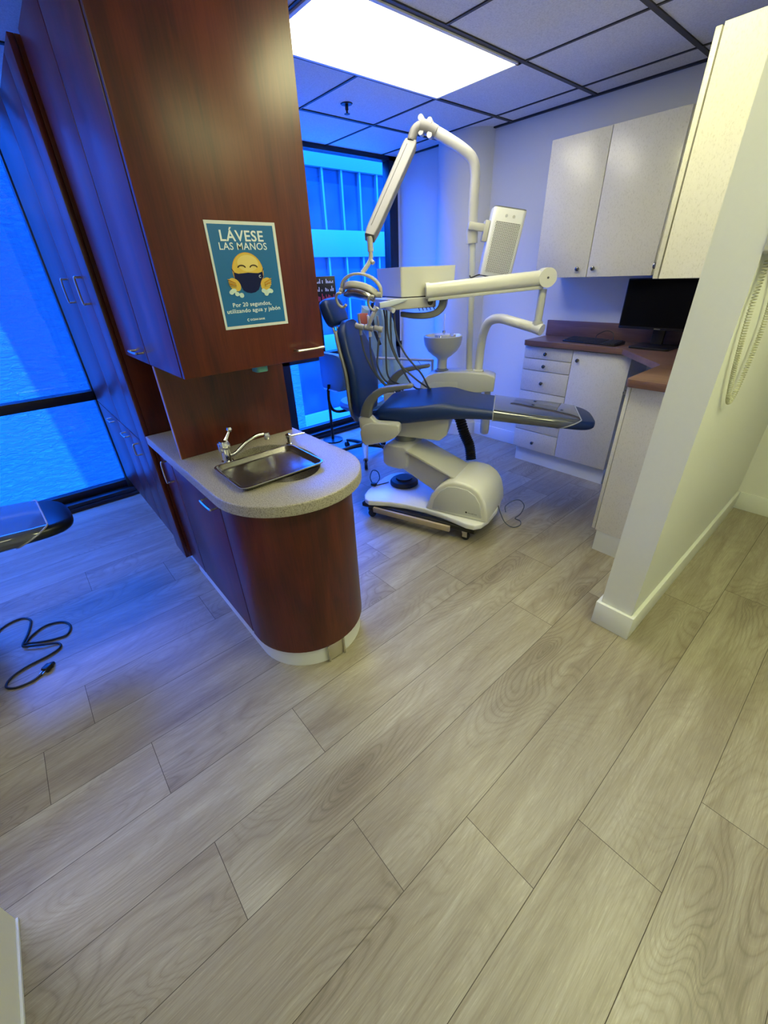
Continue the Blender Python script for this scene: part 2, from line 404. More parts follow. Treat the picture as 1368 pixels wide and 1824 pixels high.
def loft(bm, rings, cap=True, mtx=None, smooth=0):
    if smooth:
        cols = list(zip(*rings))
        cc = [catmull(c, smooth) for c in cols]
        rings = [[c[i] for c in cc] for i in range(len(cc[0]))]
    t = NB(); R = [[t.verts.new(p) for p in r] for r in rings]
    n = len(R[0])
    for A, B in zip(R, R[1:]):
        for k in range(n): t.faces.new((A[k], A[(k + 1) % n], B[(k + 1) % n], B[k]))
    if cap: t.faces.new(R[0][::-1]); t.faces.new(R[-1])
    bmesh.ops.recalc_face_normals(t, faces=t.faces)
    merge(bm, t, mtx)
    return bm

def rrect(x0, x1, y0, y1, r, n=5):
    out = []
    for cx_, cy_, a0 in ((x1 - r, y1 - r, 0), (x0 + r, y1 - r, 90), (x0 + r, y0 + r, 180), (x1 - r, y0 + r, 270)):
        for k in range(n + 1):
            a = math.radians(a0 + 90 * k / n); out.append((cx_ + r * math.cos(a), cy_ + r * math.sin(a)))
    return out

# ------------------------------------------------------------------ object helpers
MW = {}
I4 = Matrix.Identity(4)
def frame(x, y, z, deg=0): return Matrix.Translation((x, y, z)) @ Matrix.Rotation(math.radians(deg), 4, 'Z')

def meshify(name, bm, m, mtx, ang):
    me = bpy.data.meshes.new(name)
    if mtx is not None: bm.transform(mtx)
    bm.to_mesh(me); bm.free()
    if m is not None: me.materials.append(m)
    for p in me.polygons: p.use_smooth = True
    me.set_sharp_from_angle(angle=math.radians(ang))
    return me

def tagit(o, label, cat, group):
    if label: o['label'] = label
    if cat: o['category'] = cat
    if group: o['group'] = group

def thing(name, label, cat, F, group=None):
    o = bpy.data.objects.new(name, None); COL.objects.link(o)
    o.matrix_world = F; o.empty_display_size = 0.05
    MW[o.name] = F
    tagit(o, label, cat, group)
    return o

def part(name, bm, m, parent, F=None, ang=38, label=None, kind=None):
    """mesh given in frame F (None: the parent's own frame)"""
    PM = MW[parent.name]
    me = meshify(name, bm, m, None if F is None else PM.inverted() @ F, ang)
    o = bpy.data.objects.new(name, me); COL.objects.link(o)
    o.parent = parent
    MW[o.name] = PM
    if label: o['label'] = label
    if kind: o['kind'] = kind
    return o

def solo(name, bm, m, label, cat, group=None, F=None, ang=38, kind=None):
    if F is not None: bm.transform(F)
    xs = [v.co for v in bm.verts]
    lo = Vector([min(c[i] for c in xs) for i in range(3)]); hi = Vector([max(c[i] for c in xs) for i in range(3)])
    base = Vector(((lo.x + hi.x) / 2, (lo.y + hi.y) / 2, lo.z))
    me = meshify(name, bm, m, Matrix.Translation(-base), ang)
    o = bpy.data.objects.new(name, me); COL.objects.link(o)
    o.location = base; MW[o.name] = Matrix.Translation(base)
    tagit(o, label, cat, group)
    if kind: o['kind'] = kind
    return o

def struct(name, bm, m, ang=38, label=None):
    me = meshify(name, bm, m, None, ang)
    o = bpy.data.objects.new(name, me); COL.objects.link(o)
    o['kind'] = 'structure'; MW[o.name] = I4
    if label: o['label'] = label
    return o

def text_bm(s, size, bold=0.0, depth=0.0004, width=None):
    """text in the local xy plane, baseline at y=0, starting at x=0, scaled to the width"""
    cu = bpy.data.curves.new('txt', 'FONT'); cu.body = s; cu.size = size; cu.offset = bold; cu.extrude = depth; cu.resolution_u = 3; cu.space_character = 1.06
    ob = bpy.data.objects.new('txt', cu); COL.objects.link(ob)
    dg = bpy.context.evaluated_depsgraph_get(); dg.update()
    me = bpy.data.meshes.new_from_object(ob.evaluated_get(dg))
    bm = NB(); bm.from_mesh(me)
    bpy.data.objects.remove(ob); bpy.data.curves.remove(cu); bpy.data.meshes.remove(me)
    x0 = min(v.co.x for v in bm.verts); x1 = max(v.co.x for v in bm.verts)
    k = (width / (x1 - x0)) if width else 1
    for v in bm.verts: v.co.x = (v.co.x - x0) * k
    return bm

# ------------------------------------------------------------------ the room
CH = 2.378
XW, YB = -3.58, 3.35            # window plane, back wall
# floor: base sheet shows as the dark seams, planks lie on it
PX0, PW, PL = -0.107, 0.2295, 1.52
JO = {0: .805, -1: .56, -2: .295, -3: -.05, -4: .347, -5: -.107, -6: 1.108, -7: -.25, -8: .31, -9: .70, -10: .26, -11: -.113, -12: .9, 1: 1.13, 2: .2, 3: 1.3}
bm = NB()
lay = bm.loops.layers.color.new('plank')
rnd = random.Random(3)
for k in range(-16, 8):
    xa, xb = PX0 + k * PW, PX0 + (k + 1) * PW
    xa, xb = max(xa, -3.62), min(xb, 1.75)
    if xb <= xa: continue
    y = JO.get(k, rnd.random() * PL) - PL * 4
    while y < YB:
        ya, yb = max(y, -3.2), min(y + PL, YB)
        if yb > ya:
            c = (rnd.random(), rnd.random(), rnd.random(), 1)
            g = 0.0009
            vs = [bm.verts.new(p) for p in ((xa + g, ya + g, 0), (xb - g, ya + g, 0), (xb - g, yb - g, 0), (xa + g, yb - g, 0))]
            f = bm.faces.new(vs)
            for l in f.loops: l[lay] = c
        y += PL
struct('floor', bm, M['floor'])
bm = NB(); box(bm, -3.62, 1.75, -3.2, YB, -0.06, -0.0012); struct('floor_underlay', bm, M['gap'])

# ceiling tiles and their dark grid
TP = 0.610
TX = [-1.762 - 0.0 + (i) * TP for i in range(-3, 6)]            # grid lines across x
TXS = [-3.560, -2.982, -2.372, -1.763, -1.150, -0.540, 0.070, 0.680, 1.290]
TYS = [-3.56, -2.95, -2.34, -1.73, -1.12, -0.51, 0.10, 0.71, 1.320, 1.930, 2.538, 3.138]
bm = NB(); box(bm, -3.62, 1.75, -3.2, YB, CH, CH + 0.02); struct('ceiling', bm, M['tile'])
bm = NB(); box(bm, -3.9, 1.95, -3.4, 3.6, CH + 0.03, CH + 0.42); struct('roof_sun_block', bm, M['roof'])  # unseen slab added above the ceiling to keep the sun out
bm = NB()
for x in TXS[1:]: box(bm, x - 0.012, x + 0.012, -3.2, YB, CH - 0.006, CH + 0.004)
for y in TYS: box(bm, -3.58, 1.75, y - 0.007, y + 0.007, CH - 0.005, CH + 0.004)
box(bm, -3.58, -0.45, YB - 0.020, YB, CH - 0.010, CH + 0.002)
struct('ceiling_grid', bm, M['grid'])

def ceiling_light(x0, x1, y0, y1, lm, label):
    t = thing('ceiling_light', label, 'ceiling light', Matrix.Translation(((x0 + x1) / 2, (y0 + y1) / 2, CH - 0.02)), 'fluorescent ceiling panels')
    f = NB()
    for a in ((x0, x0 + .018, y0, y1), (x1 - .018, x1, y0, y1), (x0, x1, y0, y0 + .018), (x0, x1, y1 - .018, y1)):
        box(f, *a, CH - 0.012, CH - 0.001)
    part('frame', f, M['diffuser_trim'], t, I4)
    d = NB(); box(d, x0 + .018, x1 - .018, y0 + .018, y1 - .018, CH - 0.009, CH - 0.002)
    part('diffuser', d, lm, t, I4)
ceiling_light(-2.360, -1.775, 1.33, 2.528, M['panel_light'], 'bright rectangular ceiling light panel above the dental chair beside the cherry cabinets')
ceiling_light(-2.360, -1.775, -1.72, -0.52, M['panel_light'], 'ceiling light panel above the chair in the left treatment bay')
ceiling_light(-1.138, -0.552, 1.332, 1.918, M['bay_light'], 'ceiling light panel above the floor between the sink cabinet and the partition')
ceiling_light(0.080, 0.670, 0.72, 1.92, M['hall_light'], 'ceiling light panel above the passage right of the white partition')
ceiling_light(-0.530, 0.060, -1.11, 0.09, M['near_light'], 'ceiling light panel above the floor in front of the sink cabinet')

# sprinkler
t = thing('fire_sprinkler', 'small dark fire sprinkler head on the ceiling tiles near the window', 'sprinkler', Matrix.Translation((-2.75, 2.13, CH - 0.05)))
b1 = NB(); lathe(b1, [(0.0, -.004), (.034, -.004), (.038, 0), (0, 0)], loc=(0, 0, .049)); part('flange', b1, M['black_metal'], t)
b1 = NB(); lathe(b1, [(.010, 0.045), (.010, .02), (.006, .018), (.006, .004), (.018, .002), (.018, 0), (0, 0)], 16); part('head', b1, M['black_metal'], t)

# walls
bm = NB(); box(bm, -3.80, 1.75, YB, YB + 0.12, 0, CH); struct('wall_back', bm, M['white_paint'])
bm = NB(); box(bm, -0.447, -0.318, 1.645, YB, 0, CH); struct('wall_right', bm, M['white_paint'])
bm = NB(); box(bm, -0.98, 1.75, -0.66, -0.515, 0, CH); struct('wall_left', bm, M['white_paint'])
bm = NB(); box(bm, 1.75, 1.87, -3.2, YB, 0, CH); struct('wall_hall', bm, M['white_paint'])
bm = NB(); box(bm, -3.80, 1.87, -3.32, -3.2, 0, CH); struct('wall_front', bm, M['white_paint'])
# rounded column in the back corner
bm = NB(); lathe(bm, [(0.275, 0.0), (0.275, CH)], 64, loc=(-2.785, 3.42, 0))
bmesh.ops.delete(bm, geom=[v for v in bm.verts if v.co.y > YB + 0.06], context='VERTS')
struct('wall_column', bm, M['white_paint'], ang=30)
# baseboards
def board(name, x0, x1, y0, y1, h=0.118):
    bm = NB(); box(bm, x0, x1, y0, y1, 0.0, h, 0.003, 2); struct(name, bm, M['trim'])
board('baseboard_back', -2.50, -1.86, YB - 0.016, YB)
board('baseboard_back_left', -3.50, -3.06, YB - 0.016, YB)
board('baseboard_passage', -0.302, 1.75, YB - 0.016, YB)
bm = NB(); prism(bm, [(-0.463, 1.629), (-0.302, 1.629), (-0.302, YB - 0.016), (-0.318, YB - 0.016), (-0.318, 1.645), (-0.447, 1.645), (-0.447, 2.20), (-0.463, 2.20)], 0, 0.122, bev=0.0015)
struct('baseboard_right', bm, M['trim'])
bm = NB(); box(bm, -0.978, 1.75, -0.515, -0.509, 0, 0.010, 0.001); struct('trim_left', bm, M['trim'])
bm = NB(); lathe(bm, [(0.290, 0.0), (0.290, 0.116), (0.275, .119)], 64, loc=(-2.785, 3.42, 0))
bmesh.ops.delete(bm, geom=[v for v in bm.verts if v.co.y > YB + 0.03], context='VERTS'); struct('baseboard_column', bm, M['trim'], ang=30)

# windows: frames in the plane x = XW, thick bars behind it
def window(idx, y0, y1, mulls):
    t = bpy.data.objects.new('window_%d' % idx, None); COL.objects.link(t); t['kind'] = 'structure'
    t.location = (XW, (y0 + y1) / 2, 0); MW[t.name] = Matrix.Translation(t.location)
    f = NB(); d0, d1 = XW - 0.09, XW
    for ya, yb in mulls: box(f, d0, d1, ya, yb, 0.0, CH, 0.003)
    box(f, d0, d1, y0, y1, 0.752, 0.815, 0.003)
    box(f, d0, d1, y0, y1, 2.343, CH, 0.003)
    box(f, d0, d1 - 0.03, y0, y1, 0.062, 0.115, 0.003)
    part('frame', f, M['black_metal'], t, I4)
    s = NB(); box(s, XW - 0.11, XW + 0.035, y0, y1, 0.0, 0.060, 0.004); box(s, XW + 0.035, XW + 0.05, y0, y1, 0.0, 0.030, 0.003)
    part('sill', s, M['black_metal'], t, I4)
    e = sorted(mulls)
    for (a, b_) in zip(e, e[1:]):
        for z0, z1 in ((0.112, 0.756), (0.812, 2.346)):
            g = NB(); box(g, XW - 0.062, XW - 0.056, a[1] - .004, b_[0] + .004, z0, z1); part('pane', g, M['glass'], t, I4)
window(1, -3.2, 0.42, [(-3.2, -3.12), (-1.50, -1.44), (0.352, 0.42)])
window(2, 0.42, YB, [(0.42, 0.50), (1.835, 1.930), (3.215, 3.325)])
bm = NB(); box(bm, XW - 0.10, XW, 3.322, YB, 0, CH); struct('wall_window', bm, M['white_paint'])

# ------------------------------------------------------------------ outside
# stucco wall seen through the left window: a tall stretch and a low stretch
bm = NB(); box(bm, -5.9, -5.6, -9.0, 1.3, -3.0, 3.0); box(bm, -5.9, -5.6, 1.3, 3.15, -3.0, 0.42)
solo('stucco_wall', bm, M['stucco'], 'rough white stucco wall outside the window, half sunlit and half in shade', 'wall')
f = NB(); box(f, -5.25, -3.3, -0.15, 0.9, 4.0, 4.12); solo('sun_occluder', f, M['roof'], 'unseen added overhang above the window that shades part of the stucco wall', 'occluder')  # added out of view; its edge casts the shadow on the stucco
bm = NB(); box(bm, -30, -3.9, -30, 30, -3.4, -3.0); struct('ground_outside', bm, M['roof'])
bld = thing('office_building', 'office building across the street with bands of dark windows between pale panels', 'building', Matrix.Translation((-10, 7, -3)))
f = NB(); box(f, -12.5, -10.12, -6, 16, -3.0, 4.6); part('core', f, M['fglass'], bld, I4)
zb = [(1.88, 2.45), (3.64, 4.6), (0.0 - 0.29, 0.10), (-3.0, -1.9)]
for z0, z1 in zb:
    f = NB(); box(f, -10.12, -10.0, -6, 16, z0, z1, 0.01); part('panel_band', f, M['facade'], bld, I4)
mi = 0
for z0, z1 in ((2.45, 3.64), (0.10, 1.88)):
    for k in range(-6, 13):
        y = 6.93 + 0.555 * k
        if y > 15.5: continue
        f = NB(); box(f, -10.12, -10.03, y - 0.026, y + 0.026, z0, z1); part('mullion', f, M['facade'], bld, I4)

# ------------------------------------------------------------------ cherry units
YL, YR = 0.385, 0.905           # left and right faces of the sink peninsula
def dpull(p0, p1, out, r=0.0042):
    """D handle from p0 to p1 standing off by the vector out"""
    p0, p1, out = Vector(p0), Vector(p1), Vector(out); d = (p1 - p0).normalized() * out.length * 0.35
    b_ = NB(); tube(b_, [p0, p0 + out * 0.7, p0 + out + d * 0.7, p1 + out - d * 0.7, p1 + out * 0.7, p1], r, 8, 4); return b_

# --- base cabinet with curved end
cab = thing('sink_cabinet', 'cherry wood sink cabinet with a rounded end and white toe kick', 'cabinet', Matrix.Translation((-1.75, 0.64, 0)))
def stadium(x0, xc, r, yc=0.640, n=28, yl=None):
    out = [(x0, yc - r), (xc, yc - r)]
    for k in range(1, n): a = -PI / 2 + PI * k / n; out.append((xc + r * math.cos(a), yc + r * math.sin(a)))
    out += [(xc, yc + r), (x0, yc + r)]
    return out
f = NB(); prism(f, stadium(-2.18, -1.355, 0.240), 0.0, 0.095); part('toe_kick', f, M['trim'], cab, I4)
def ellipse(cx_, cy_, rx, ry, n=40): return [(cx_ + rx * math.cos(2 * PI * k / n), cy_ + ry * math.sin(2 * PI * k / n)) for k in range(n)]
def holed_slab(outer, inner, z0, z1, bev):
    t = NB()
    ov = [t.verts.new((x, y, z1)) for x, y in outer]; iv = [t.verts.new((x, y, z1)) for x, y in inner]
    oe = [t.edges.new((ov[k], ov[(k + 1) % len(ov)])) for k in range(len(ov))]
    ie = [t.edges.new((iv[k], iv[(k + 1) % len(iv)])) for k in range(len(iv))]
    bmesh.ops.triangle_fill(t, edges=oe + ie, use_beauty=True, use_dissolve=False)
    for f_ in t.faces:
        if f_.normal.z < 0: f_.normal_flip()
    ex = bmesh.ops.extrude_face_region(t, geom=t.faces[:])
    for v in [v for v in ex['geom'] if isinstance(v, bmesh.types.BMVert)]: v.co.z = z0
    bmesh.ops.recalc_face_normals(t, faces=t.faces)
    if bev:
        es = [e for e in t.edges if all(abs(v.co.z - z1) < 1e-5 for v in e.verts) and len(e.link_faces) == 2 and any(abs(f_.normal.z) < .5 for f_ in e.link_faces)]
        bmesh.ops.bevel(t, geom=es, offset=bev, segments=3, affect='EDGES', profile=0.5)
    return t
part('body', holed_slab(stadium(-2.19, -1.362, 0.243), ellipse(-1.447, 0.655, 0.226, 0.160), 0.090, 0.778, 0), M['cherry'], cab, I4)
# curved end panel, wrapped round the end between two seams
def arcpanel(r0, r1, a0, a1, z0, z1, xc=-1.358, yc=0.640, n=32, straight=0.038):
    t = NB(); R = []
    pts = [(xc - straight, -1)] if False else []
    for k in range(n + 1):
        a = a0 + (a1 - a0) * k / n
        R.append([(xc + r * math.cos(a), yc + r * math.sin(a)) for r in (r0, r1)])
    poly = [p[1] for p in R] + [p[0] for p in R][::-1]
    poly = [(xc - straight, yc - r1)] + [p[1] for p in R] + [(xc - straight, yc + r1), (xc - straight, yc + r0)] + [p[0] for p in R][::-1] + [(xc - straight, yc - r0)]
    prism(t, poly, z0, z1)
    return t
part('curved_panel', arcpanel(0.244, 0.254, -PI / 2, PI / 2, 0.092, 0.777), M['cherry'], cab, I4, ang=25)
for (x0, x1, hp) in ((-1.971, -1.406, 'h'), (-2.185, -1.979, 'v')):
    f = NB(); box(f, x0, x1, YL + 0.001, YL + 0.019, 0.098, 0.770, 0.0015)
    d = part('door', f, M['cherry'], cab, I4)
    if hp == 'h': hb = dpull((-1.52, YL, 0.728), (-1.415, YL, 0.728), (0, -0.032, 0))
    else: hb = dpull((-2.02, YL, 0.735), (-2.02, YL, 0.630), (0, -0.032, 0))
    part('handle', hb, M['nickel'], d, I4)
f = NB(); box(f, -2.185, -1.402, YR - 0.012, YR - 0.001, 0.098, 0.770, 0.0015); part('side_panel', f, M['cherry'], cab, I4)
# small metal plate in the toe kick
a = math.radians(-3)
f = NB(); box(f, 0.232, 0.247, -0.040, 0.030, 0.004, 0.092, 0.001, mtx=Matrix.Translation((-1.355, 0.640, 0)) @ Matrix.Rotation(a, 4, 'Z'))
pl_ = part('foot_pedal_plate', f, M['nickel'], cab, I4, label='brushed metal plate set in the white toe kick')
for k in range(2):
    f = NB(); box(f, 0.246, 0.252, -0.046 + k * 0.076, -0.038 + k * 0.076, 0.0, 0.094, mtx=Matrix.Translation((-1.355, 0.640, 0)) @ Matrix.Rotation(a, 4, 'Z'))
    part('plate_trim', f, M['steel'], pl_, I4)

# --- counter with sink hole
SINK = (-1.447, 0.655, 0.220, 0.152)
outer = stadium(-2.195, -1.335, 0.284, yc=0.640, n=36)
ct = thing('sink_countertop', 'grey speckled solid surface countertop with a rounded end over the cherry sink cabinet', 'countertop', Matrix.Translation((-1.6, 0.64, 0.778)))
part('slab', holed_slab(outer, ellipse(*SINK), 0.779, 0.82, 0.006), M['counter'], ct, I4, ang=30)
f = NB(); lathe(f, [(1.0, 0.779), (1.0, 0.725), (0.96, 0.67), (0.82, 0.640), (0.40, 0.632), (0, 0.630)], 40)
f.transform(Matrix.Translation((SINK[0], SINK[1], 0)) @ Matrix.Diagonal((SINK[2] + .003, SINK[3] + .003, 1, 1)))
bmesh.ops.delete(f, geom=[x for x in f.faces if len(x.verts) > 8], context='FACES_ONLY')
sk = part('sink_basin', f, M['counter'], ct, I4, ang=50)
f = NB(); lathe(f, [(0, .0), (.022, .0), (.024, .003), (0, .003)], 20, loc=(SINK[0], SINK[1], 0.631)); part('drain', f, M['chrome'], sk, I4)

# --- backsplash panel
t = thing('backsplash_panel', 'upright cherry wood panel standing on the sink counter below the wall cabinet', 'panel', Matrix.Translation((-1.76, 0.64, 0.82)))
f = NB(); box(f, -1.768, -1.750, YL + 0.003, YR, 0.8202, 1.188); part('board', f, M['cherry'], t, I4)
f = NB(); box(f, -1.769, -1.749, YL, YL + 0.003, 0.8202, 1.188); part('edge_band', f, M['cherry_edge'], t, I4, label='paler edge strip')

# --- hung cabinet
hc = thing('wall_cabinet', 'tall cherry wood cabinet hung above the sink with the hand washing poster on its door', 'cabinet', Matrix.Translation((-1.78, 0.64, 1.19)))
ZT = 2.165
f = NB(); box(f, -2.19, -1.424, YL + 0.019, YR, 1.190, ZT); part('body', f, M['cherry'], hc, I4)
f = NB(); box(f, -1.419, -1.400, YL + 0.001, YR, 1.190, ZT, 0.0012); d = part('door', f, M['cherry'], hc, I4, label='door facing the room with the poster')
part('handle', dpull((-1.400, 0.783, 1.2265), (-1.400, 0.890, 1.2265), (0.028, 0, 0)), M['nickel'], d, I4)
f = NB(); box(f, -1.7905, -1.427, YL, YL + 0.018, 1.190, ZT, 0.0012); part('side_panel', f, M['cherry'], hc, I4)
f = NB(); box(f, -2.165, -1.7985, YL, YL + 0.018, 1.190, ZT, 0.0012); d = part('door', f, M['cherry'], hc, I4, label='narrow door on the window side')
part('handle', dpull((-1.945, YL, 1.228), (-1.835, YL, 1.228), (0, -0.028, 0)), M['nickel'], d, I4)

# --- tall cabinet against the window
tc_ = thing('tall_cabinet', 'floor to ceiling cherry wood storage cabinet beside the window', 'cabinet', Matrix.Translation((-2.85, 0.63, 0)))
XR = -2.205; YF = 0.356
f = NB(); box(f, -3.52, XR, YF + 0.021, YR, 0.092, ZT); part('body', f, M['cherry'], tc_, I4)
f = NB(); box(f, -3.50, XR - 0.02, 0.405, YR - 0.02, 0.0, 0.092); part('toe_kick', f, M['trim'], tc_, I4)
f = NB(); box(f, -2.375, XR, YF, YF + 0.020, 0.092, ZT, 0.001); part('end_panel', f, M['cherry'], tc_, I4)
hz = (1.385, 1.488)
for i, (x0, x1, hx) in enumerate(((-2.812, -2.380, -2.425), (-3.515, -2.819, -2.862))):
    f = NB(); box(f, x0, x1, YF, YF + 0.020, 0.757, ZT, 0.001); d = part('door', f, M['cherry'], tc_, I4)
    part('handle', dpull((hx, YF, hz[1]), (hx, YF, hz[0]), (0, -0.026, 0), 0.0048), M['nickel'], d, I4)
for (x0, x1, h) in ((-2.609, -2.380, (-2.47, -2.47, 'v')), (-2.917, -2.615, (-2.77, -2.67, 'h')), (-3.515, -2.923, (-3.17, -3.07, 'h'))):
    f = NB(); box(f, x0, x1, YF, YF + 0.020, 0.17, 0.750, 0.001); d = part('door', f, M['cherry'], tc_, I4)
    if h[2] == 'v': hb = dpull((h[0], YF, 0.712), (h[0], YF, 0.65), (0, -0.026, 0))
    else: hb = dpull((h[0], YF, 0.704), (h[1], YF, 0.704), (0, -0.026, 0))
    part('handle', hb, M['nickel'], d, I4)

# small teal item fixed below the hung cabinet
f = NB(); prism(f, rrect(-1.47, -1.42, 0.634, 0.680, 0.012), 1.168, 1.1895, bev=0.003)
solo('soap_dispenser', f, M['teal'], 'small teal plastic piece under the cherry wall cabinet above the sink', 'dispenser')

# --- poster (flat print) on the door, x = -1.400
PX = -1.3995
ps = thing('poster', 'blue hand washing poster in Spanish with a masked smiling face, on the cherry door', 'poster', Matrix.Translation((PX, 0.6585, 1.316)))
def yz(bm_, h): bm_.transform(Matrix(((0, 0, 1, h), (1, 0, 0, 0), (0, 1, 0, 0), (0, 0, 0, 1)))); return bm_
f = NB(); box(f, PX, PX + .0012, 0.547, 0.770, 1.316, 1.603); part('paper', f, M['paper'], ps, I4)
f = NB(); box(f, PX + .0008, PX + .0016, 0.5535, 0.7605, 1.3245, 1.5945); part('blue_field', f, M['p_blue'], ps, I4)
LH = PX + 0.0018
def ptext(s, y0, y1, zbase, size, bold, name, m=None):
    b_ = text_bm(s, size, bold, 0.0002, y1 - y0)
    for v in b_.verts: v.co.x += y0; v.co.y += zbase
    part(name, yz(b_, LH), m or M['p_white'], ps, I4, ang=60)
ptext('L\u00c1VESE', 0.586, 0.724, 1.5535, 0.0385, 0.0006, 'heading')
ptext('LAS MANOS', 0.578, 0.7315, 1.5315, 0.0262, 0.0002, 'heading')
ptext('Por 20 segundos,', 0.585, 0.717, 1.3785, 0.0165, 0.0002, 'caption')
ptext('utilizando agua y jab\u00f3n', 0.5625, 0.747, 1.3615, 0.0165, 0.0002, 'caption')
ptext('OCEAN BANK', 0.634, 0.6865, 1.336, 0.0080, 0.0002, 'small_print')
def disc2(cx_, cz_, rx, rz, h, n=36, rot=0.0, a0=0, a1=2 * PI):
    t = NB(); vs = []
    for k in range(n):
        a = a0 + (a1 - a0) * k / n
        x, z = rx * math.cos(a), rz * math.sin(a)
        vs.append(t.verts.new((PX + h, cx_ + x * math.cos(rot) - z * math.sin(rot), cz_ + x * math.sin(rot) + z * math.cos(rot))))
    t.faces.new(vs); return t
def poly2(pts, h):
    t = NB(); t.faces.new([t.verts.new((PX + h, y, z)) for y, z in pts]); return t
fc = part('face', disc2(0.6555, 1.4745, 0.0515, 0.0505, .0018), M['p_orange'], ps, I4)
part('face_fill', disc2(0.6555, 1.4750, 0.0492, 0.0480, .0020), M['p_yellow'], fc, I4)
part('face_glow', disc2(0.6585, 1.4960, 0.034, 0.022, .0021), M['p_yellow2'], fc, I4)
for cy_ in (0.6356, 0.6755):
    t_ = NB(); pts = [(PX + .0024, cy_ + 0.0125 * math.cos(a_), 1.4835 + 0.0075 * math.sin(a_)) for a_ in [PI * (0.06 + 0.88 * k / 8) for k in range(9)]]
    tube(t_, pts, 0.0018, 6, squash=(1, 1)); part('eye', t_, M['p_brown'], fc, I4)
mk = part('mask', poly2(catmull([(v[0], v[1], 0) for v in []], 1) or [(0.6091, 1.4726), (0.622, 1.4690), (0.640, 1.4702), (0.6540, 1.4712), (0.670, 1.4700), (0.688, 1.4690), (0.7021, 1.4726), (0.7030, 1.4580), (0.694, 1.4470), (0.688, 1.4350), (0.6806, 1.4230), (0.668, 1.4165), (0.6535, 1.4145), (0.640, 1.4170), (0.6289, 1.4230), (0.622, 1.4380), (0.616, 1.4475), (0.6089, 1.4540)][::-1], .0023), M['p_navy'], ps, I4)
for p in (((0.6023, 1.4825), (0.609, 1.473)), ((0.7082, 1.4815), (0.702, 1.473)), ((0.6089, 1.4726), (0.6085, 1.455)), ((0.7022, 1.4726), (0.7030, 1.458))):
    t_ = NB(); tube(t_, [(PX + .0023, *p[0]), (PX + .0023, *p[1])], 0.0009, 6); part('strap', t_, M['p_navy'], mk, I4)
t_ = NB(); tube(t_, [(PX + .0026, 0.6927 + .0033 * math.cos(a_), 1.4598 + .0033 * math.sin(a_)) for a_ in [0.9 + (2 * PI - 1.8) * k / 12 for k in range(13)]], 0.0009, 6); part('emblem', t_, M['p_white'], mk, I4)
t_ = NB(); tube(t_, [(PX + .0022, 0.6273 + .0032 * math.cos(a_), 1.3388 + .0032 * math.sin(a_)) for a_ in [0.7 + (2 * PI - 1.4) * k / 12 for k in range(13)]], 0.0010, 6); part('emblem', t_, M['p_white'], ps, I4)
for s, (hy, hz_) in ((1, (0.604, 1.4400)), (-1, (0.709, 1.4380))):
    hd = part('hand', disc2(hy, hz_, 0.021, 0.0155, .0026, rot=-0.75 * s), M['p_yellow'], ps, I4)
    for k in range(4):
        c_ = Vector((hy - s * (0.012 + 0.002 * k), hz_ + 0.012 - 0.005 * k))
        t_ = NB(); tube(t_, [(PX + .0026, hy + s * .004, hz_ - 0.003 * k + .004), (PX + .0026, hy - s * (0.020 - .0010 * k), hz_ + 0.0150 - 0.0056 * k)], 0.0036, 8, squash=(1, .4)); part('finger', t_, M['p_yellow2' if k % 2 else 'p_orange'], hd, I4)
    for k in range(7):
        rr_ = random.Random(k * 7 + s); part('foam', disc2(hy + rr_.uniform(-.017, .017), hz_ - 0.024 + rr_.uniform(-.007, .008), 0.0075, 0.006, .0029 + .0001 * k, 14), M['p_foam'], hd, I4)

# --- faucet, small tap, tray
fx, fy = -1.585, 0.515
fa = thing('faucet', 'chrome single lever faucet with a long curved spout behind the steel tray', 'faucet', Matrix.Translation((fx, fy, 0.8202)))
f = NB(); lathe(f, [(.024, 0), (.024, .006), (.018, .010), (.017, .055), (.023, .062), (.024, .075), (.018, .088), (.0, .092)], 24); part('body', f, M['chrome'], fa)
f = NB(); tube(f, [(0, .012, .022), (.004, .04, .030), (.006, .09, .062), (.008, .135, .077), (.010, .165, .078)], 0.0075, 12, 5); part('spout', f, M['chrome'], fa)
f = NB(); lathe(f, [(.0115, 0), (.0125, .004), (.0125, .024), (.011, .028), (0, .028)], 18, loc=(.011, .178, .052)); part('aerator', f, M['chrome'], fa)
f = NB(); tube(f, [(0, .004, .082), (-.002, .018, .098), (-.002, .030, .116)], [.0085, .0045], 10, 4); lathe(f, [(0, -.012), (.008, -.009), (.012, 0), (.008, .009), (0, .012)], 16, loc=(-.002, .034, .126)); part('lever', f, M['chrome'], fa)
f = NB(); prism(f, ellipse(0, -.006, .013, .020, 20), .045, .085, bev=.004); part('cover_cap', f, M['chrome'], fa)
sf = thing('water_tap', 'small chrome tap with a thin side spout at the far corner of the steel tray', 'tap', Matrix.Translation((-1.577, 0.792, 0.8202)))
f = NB(); lathe(f, [(.014, 0), (.014, .005), (.009, .008), (.009, .026), (.013, .030), (.013, .044), (.008, .048), (0, .049)], 20); part('body', f, M['chrome'], sf)
f = NB(); tube(f, [(0, .006, .036), (.006, .045, .036), (.008, .075, .034)], 0.0040, 10, 3); part('spout', f, M['chrome'], sf)

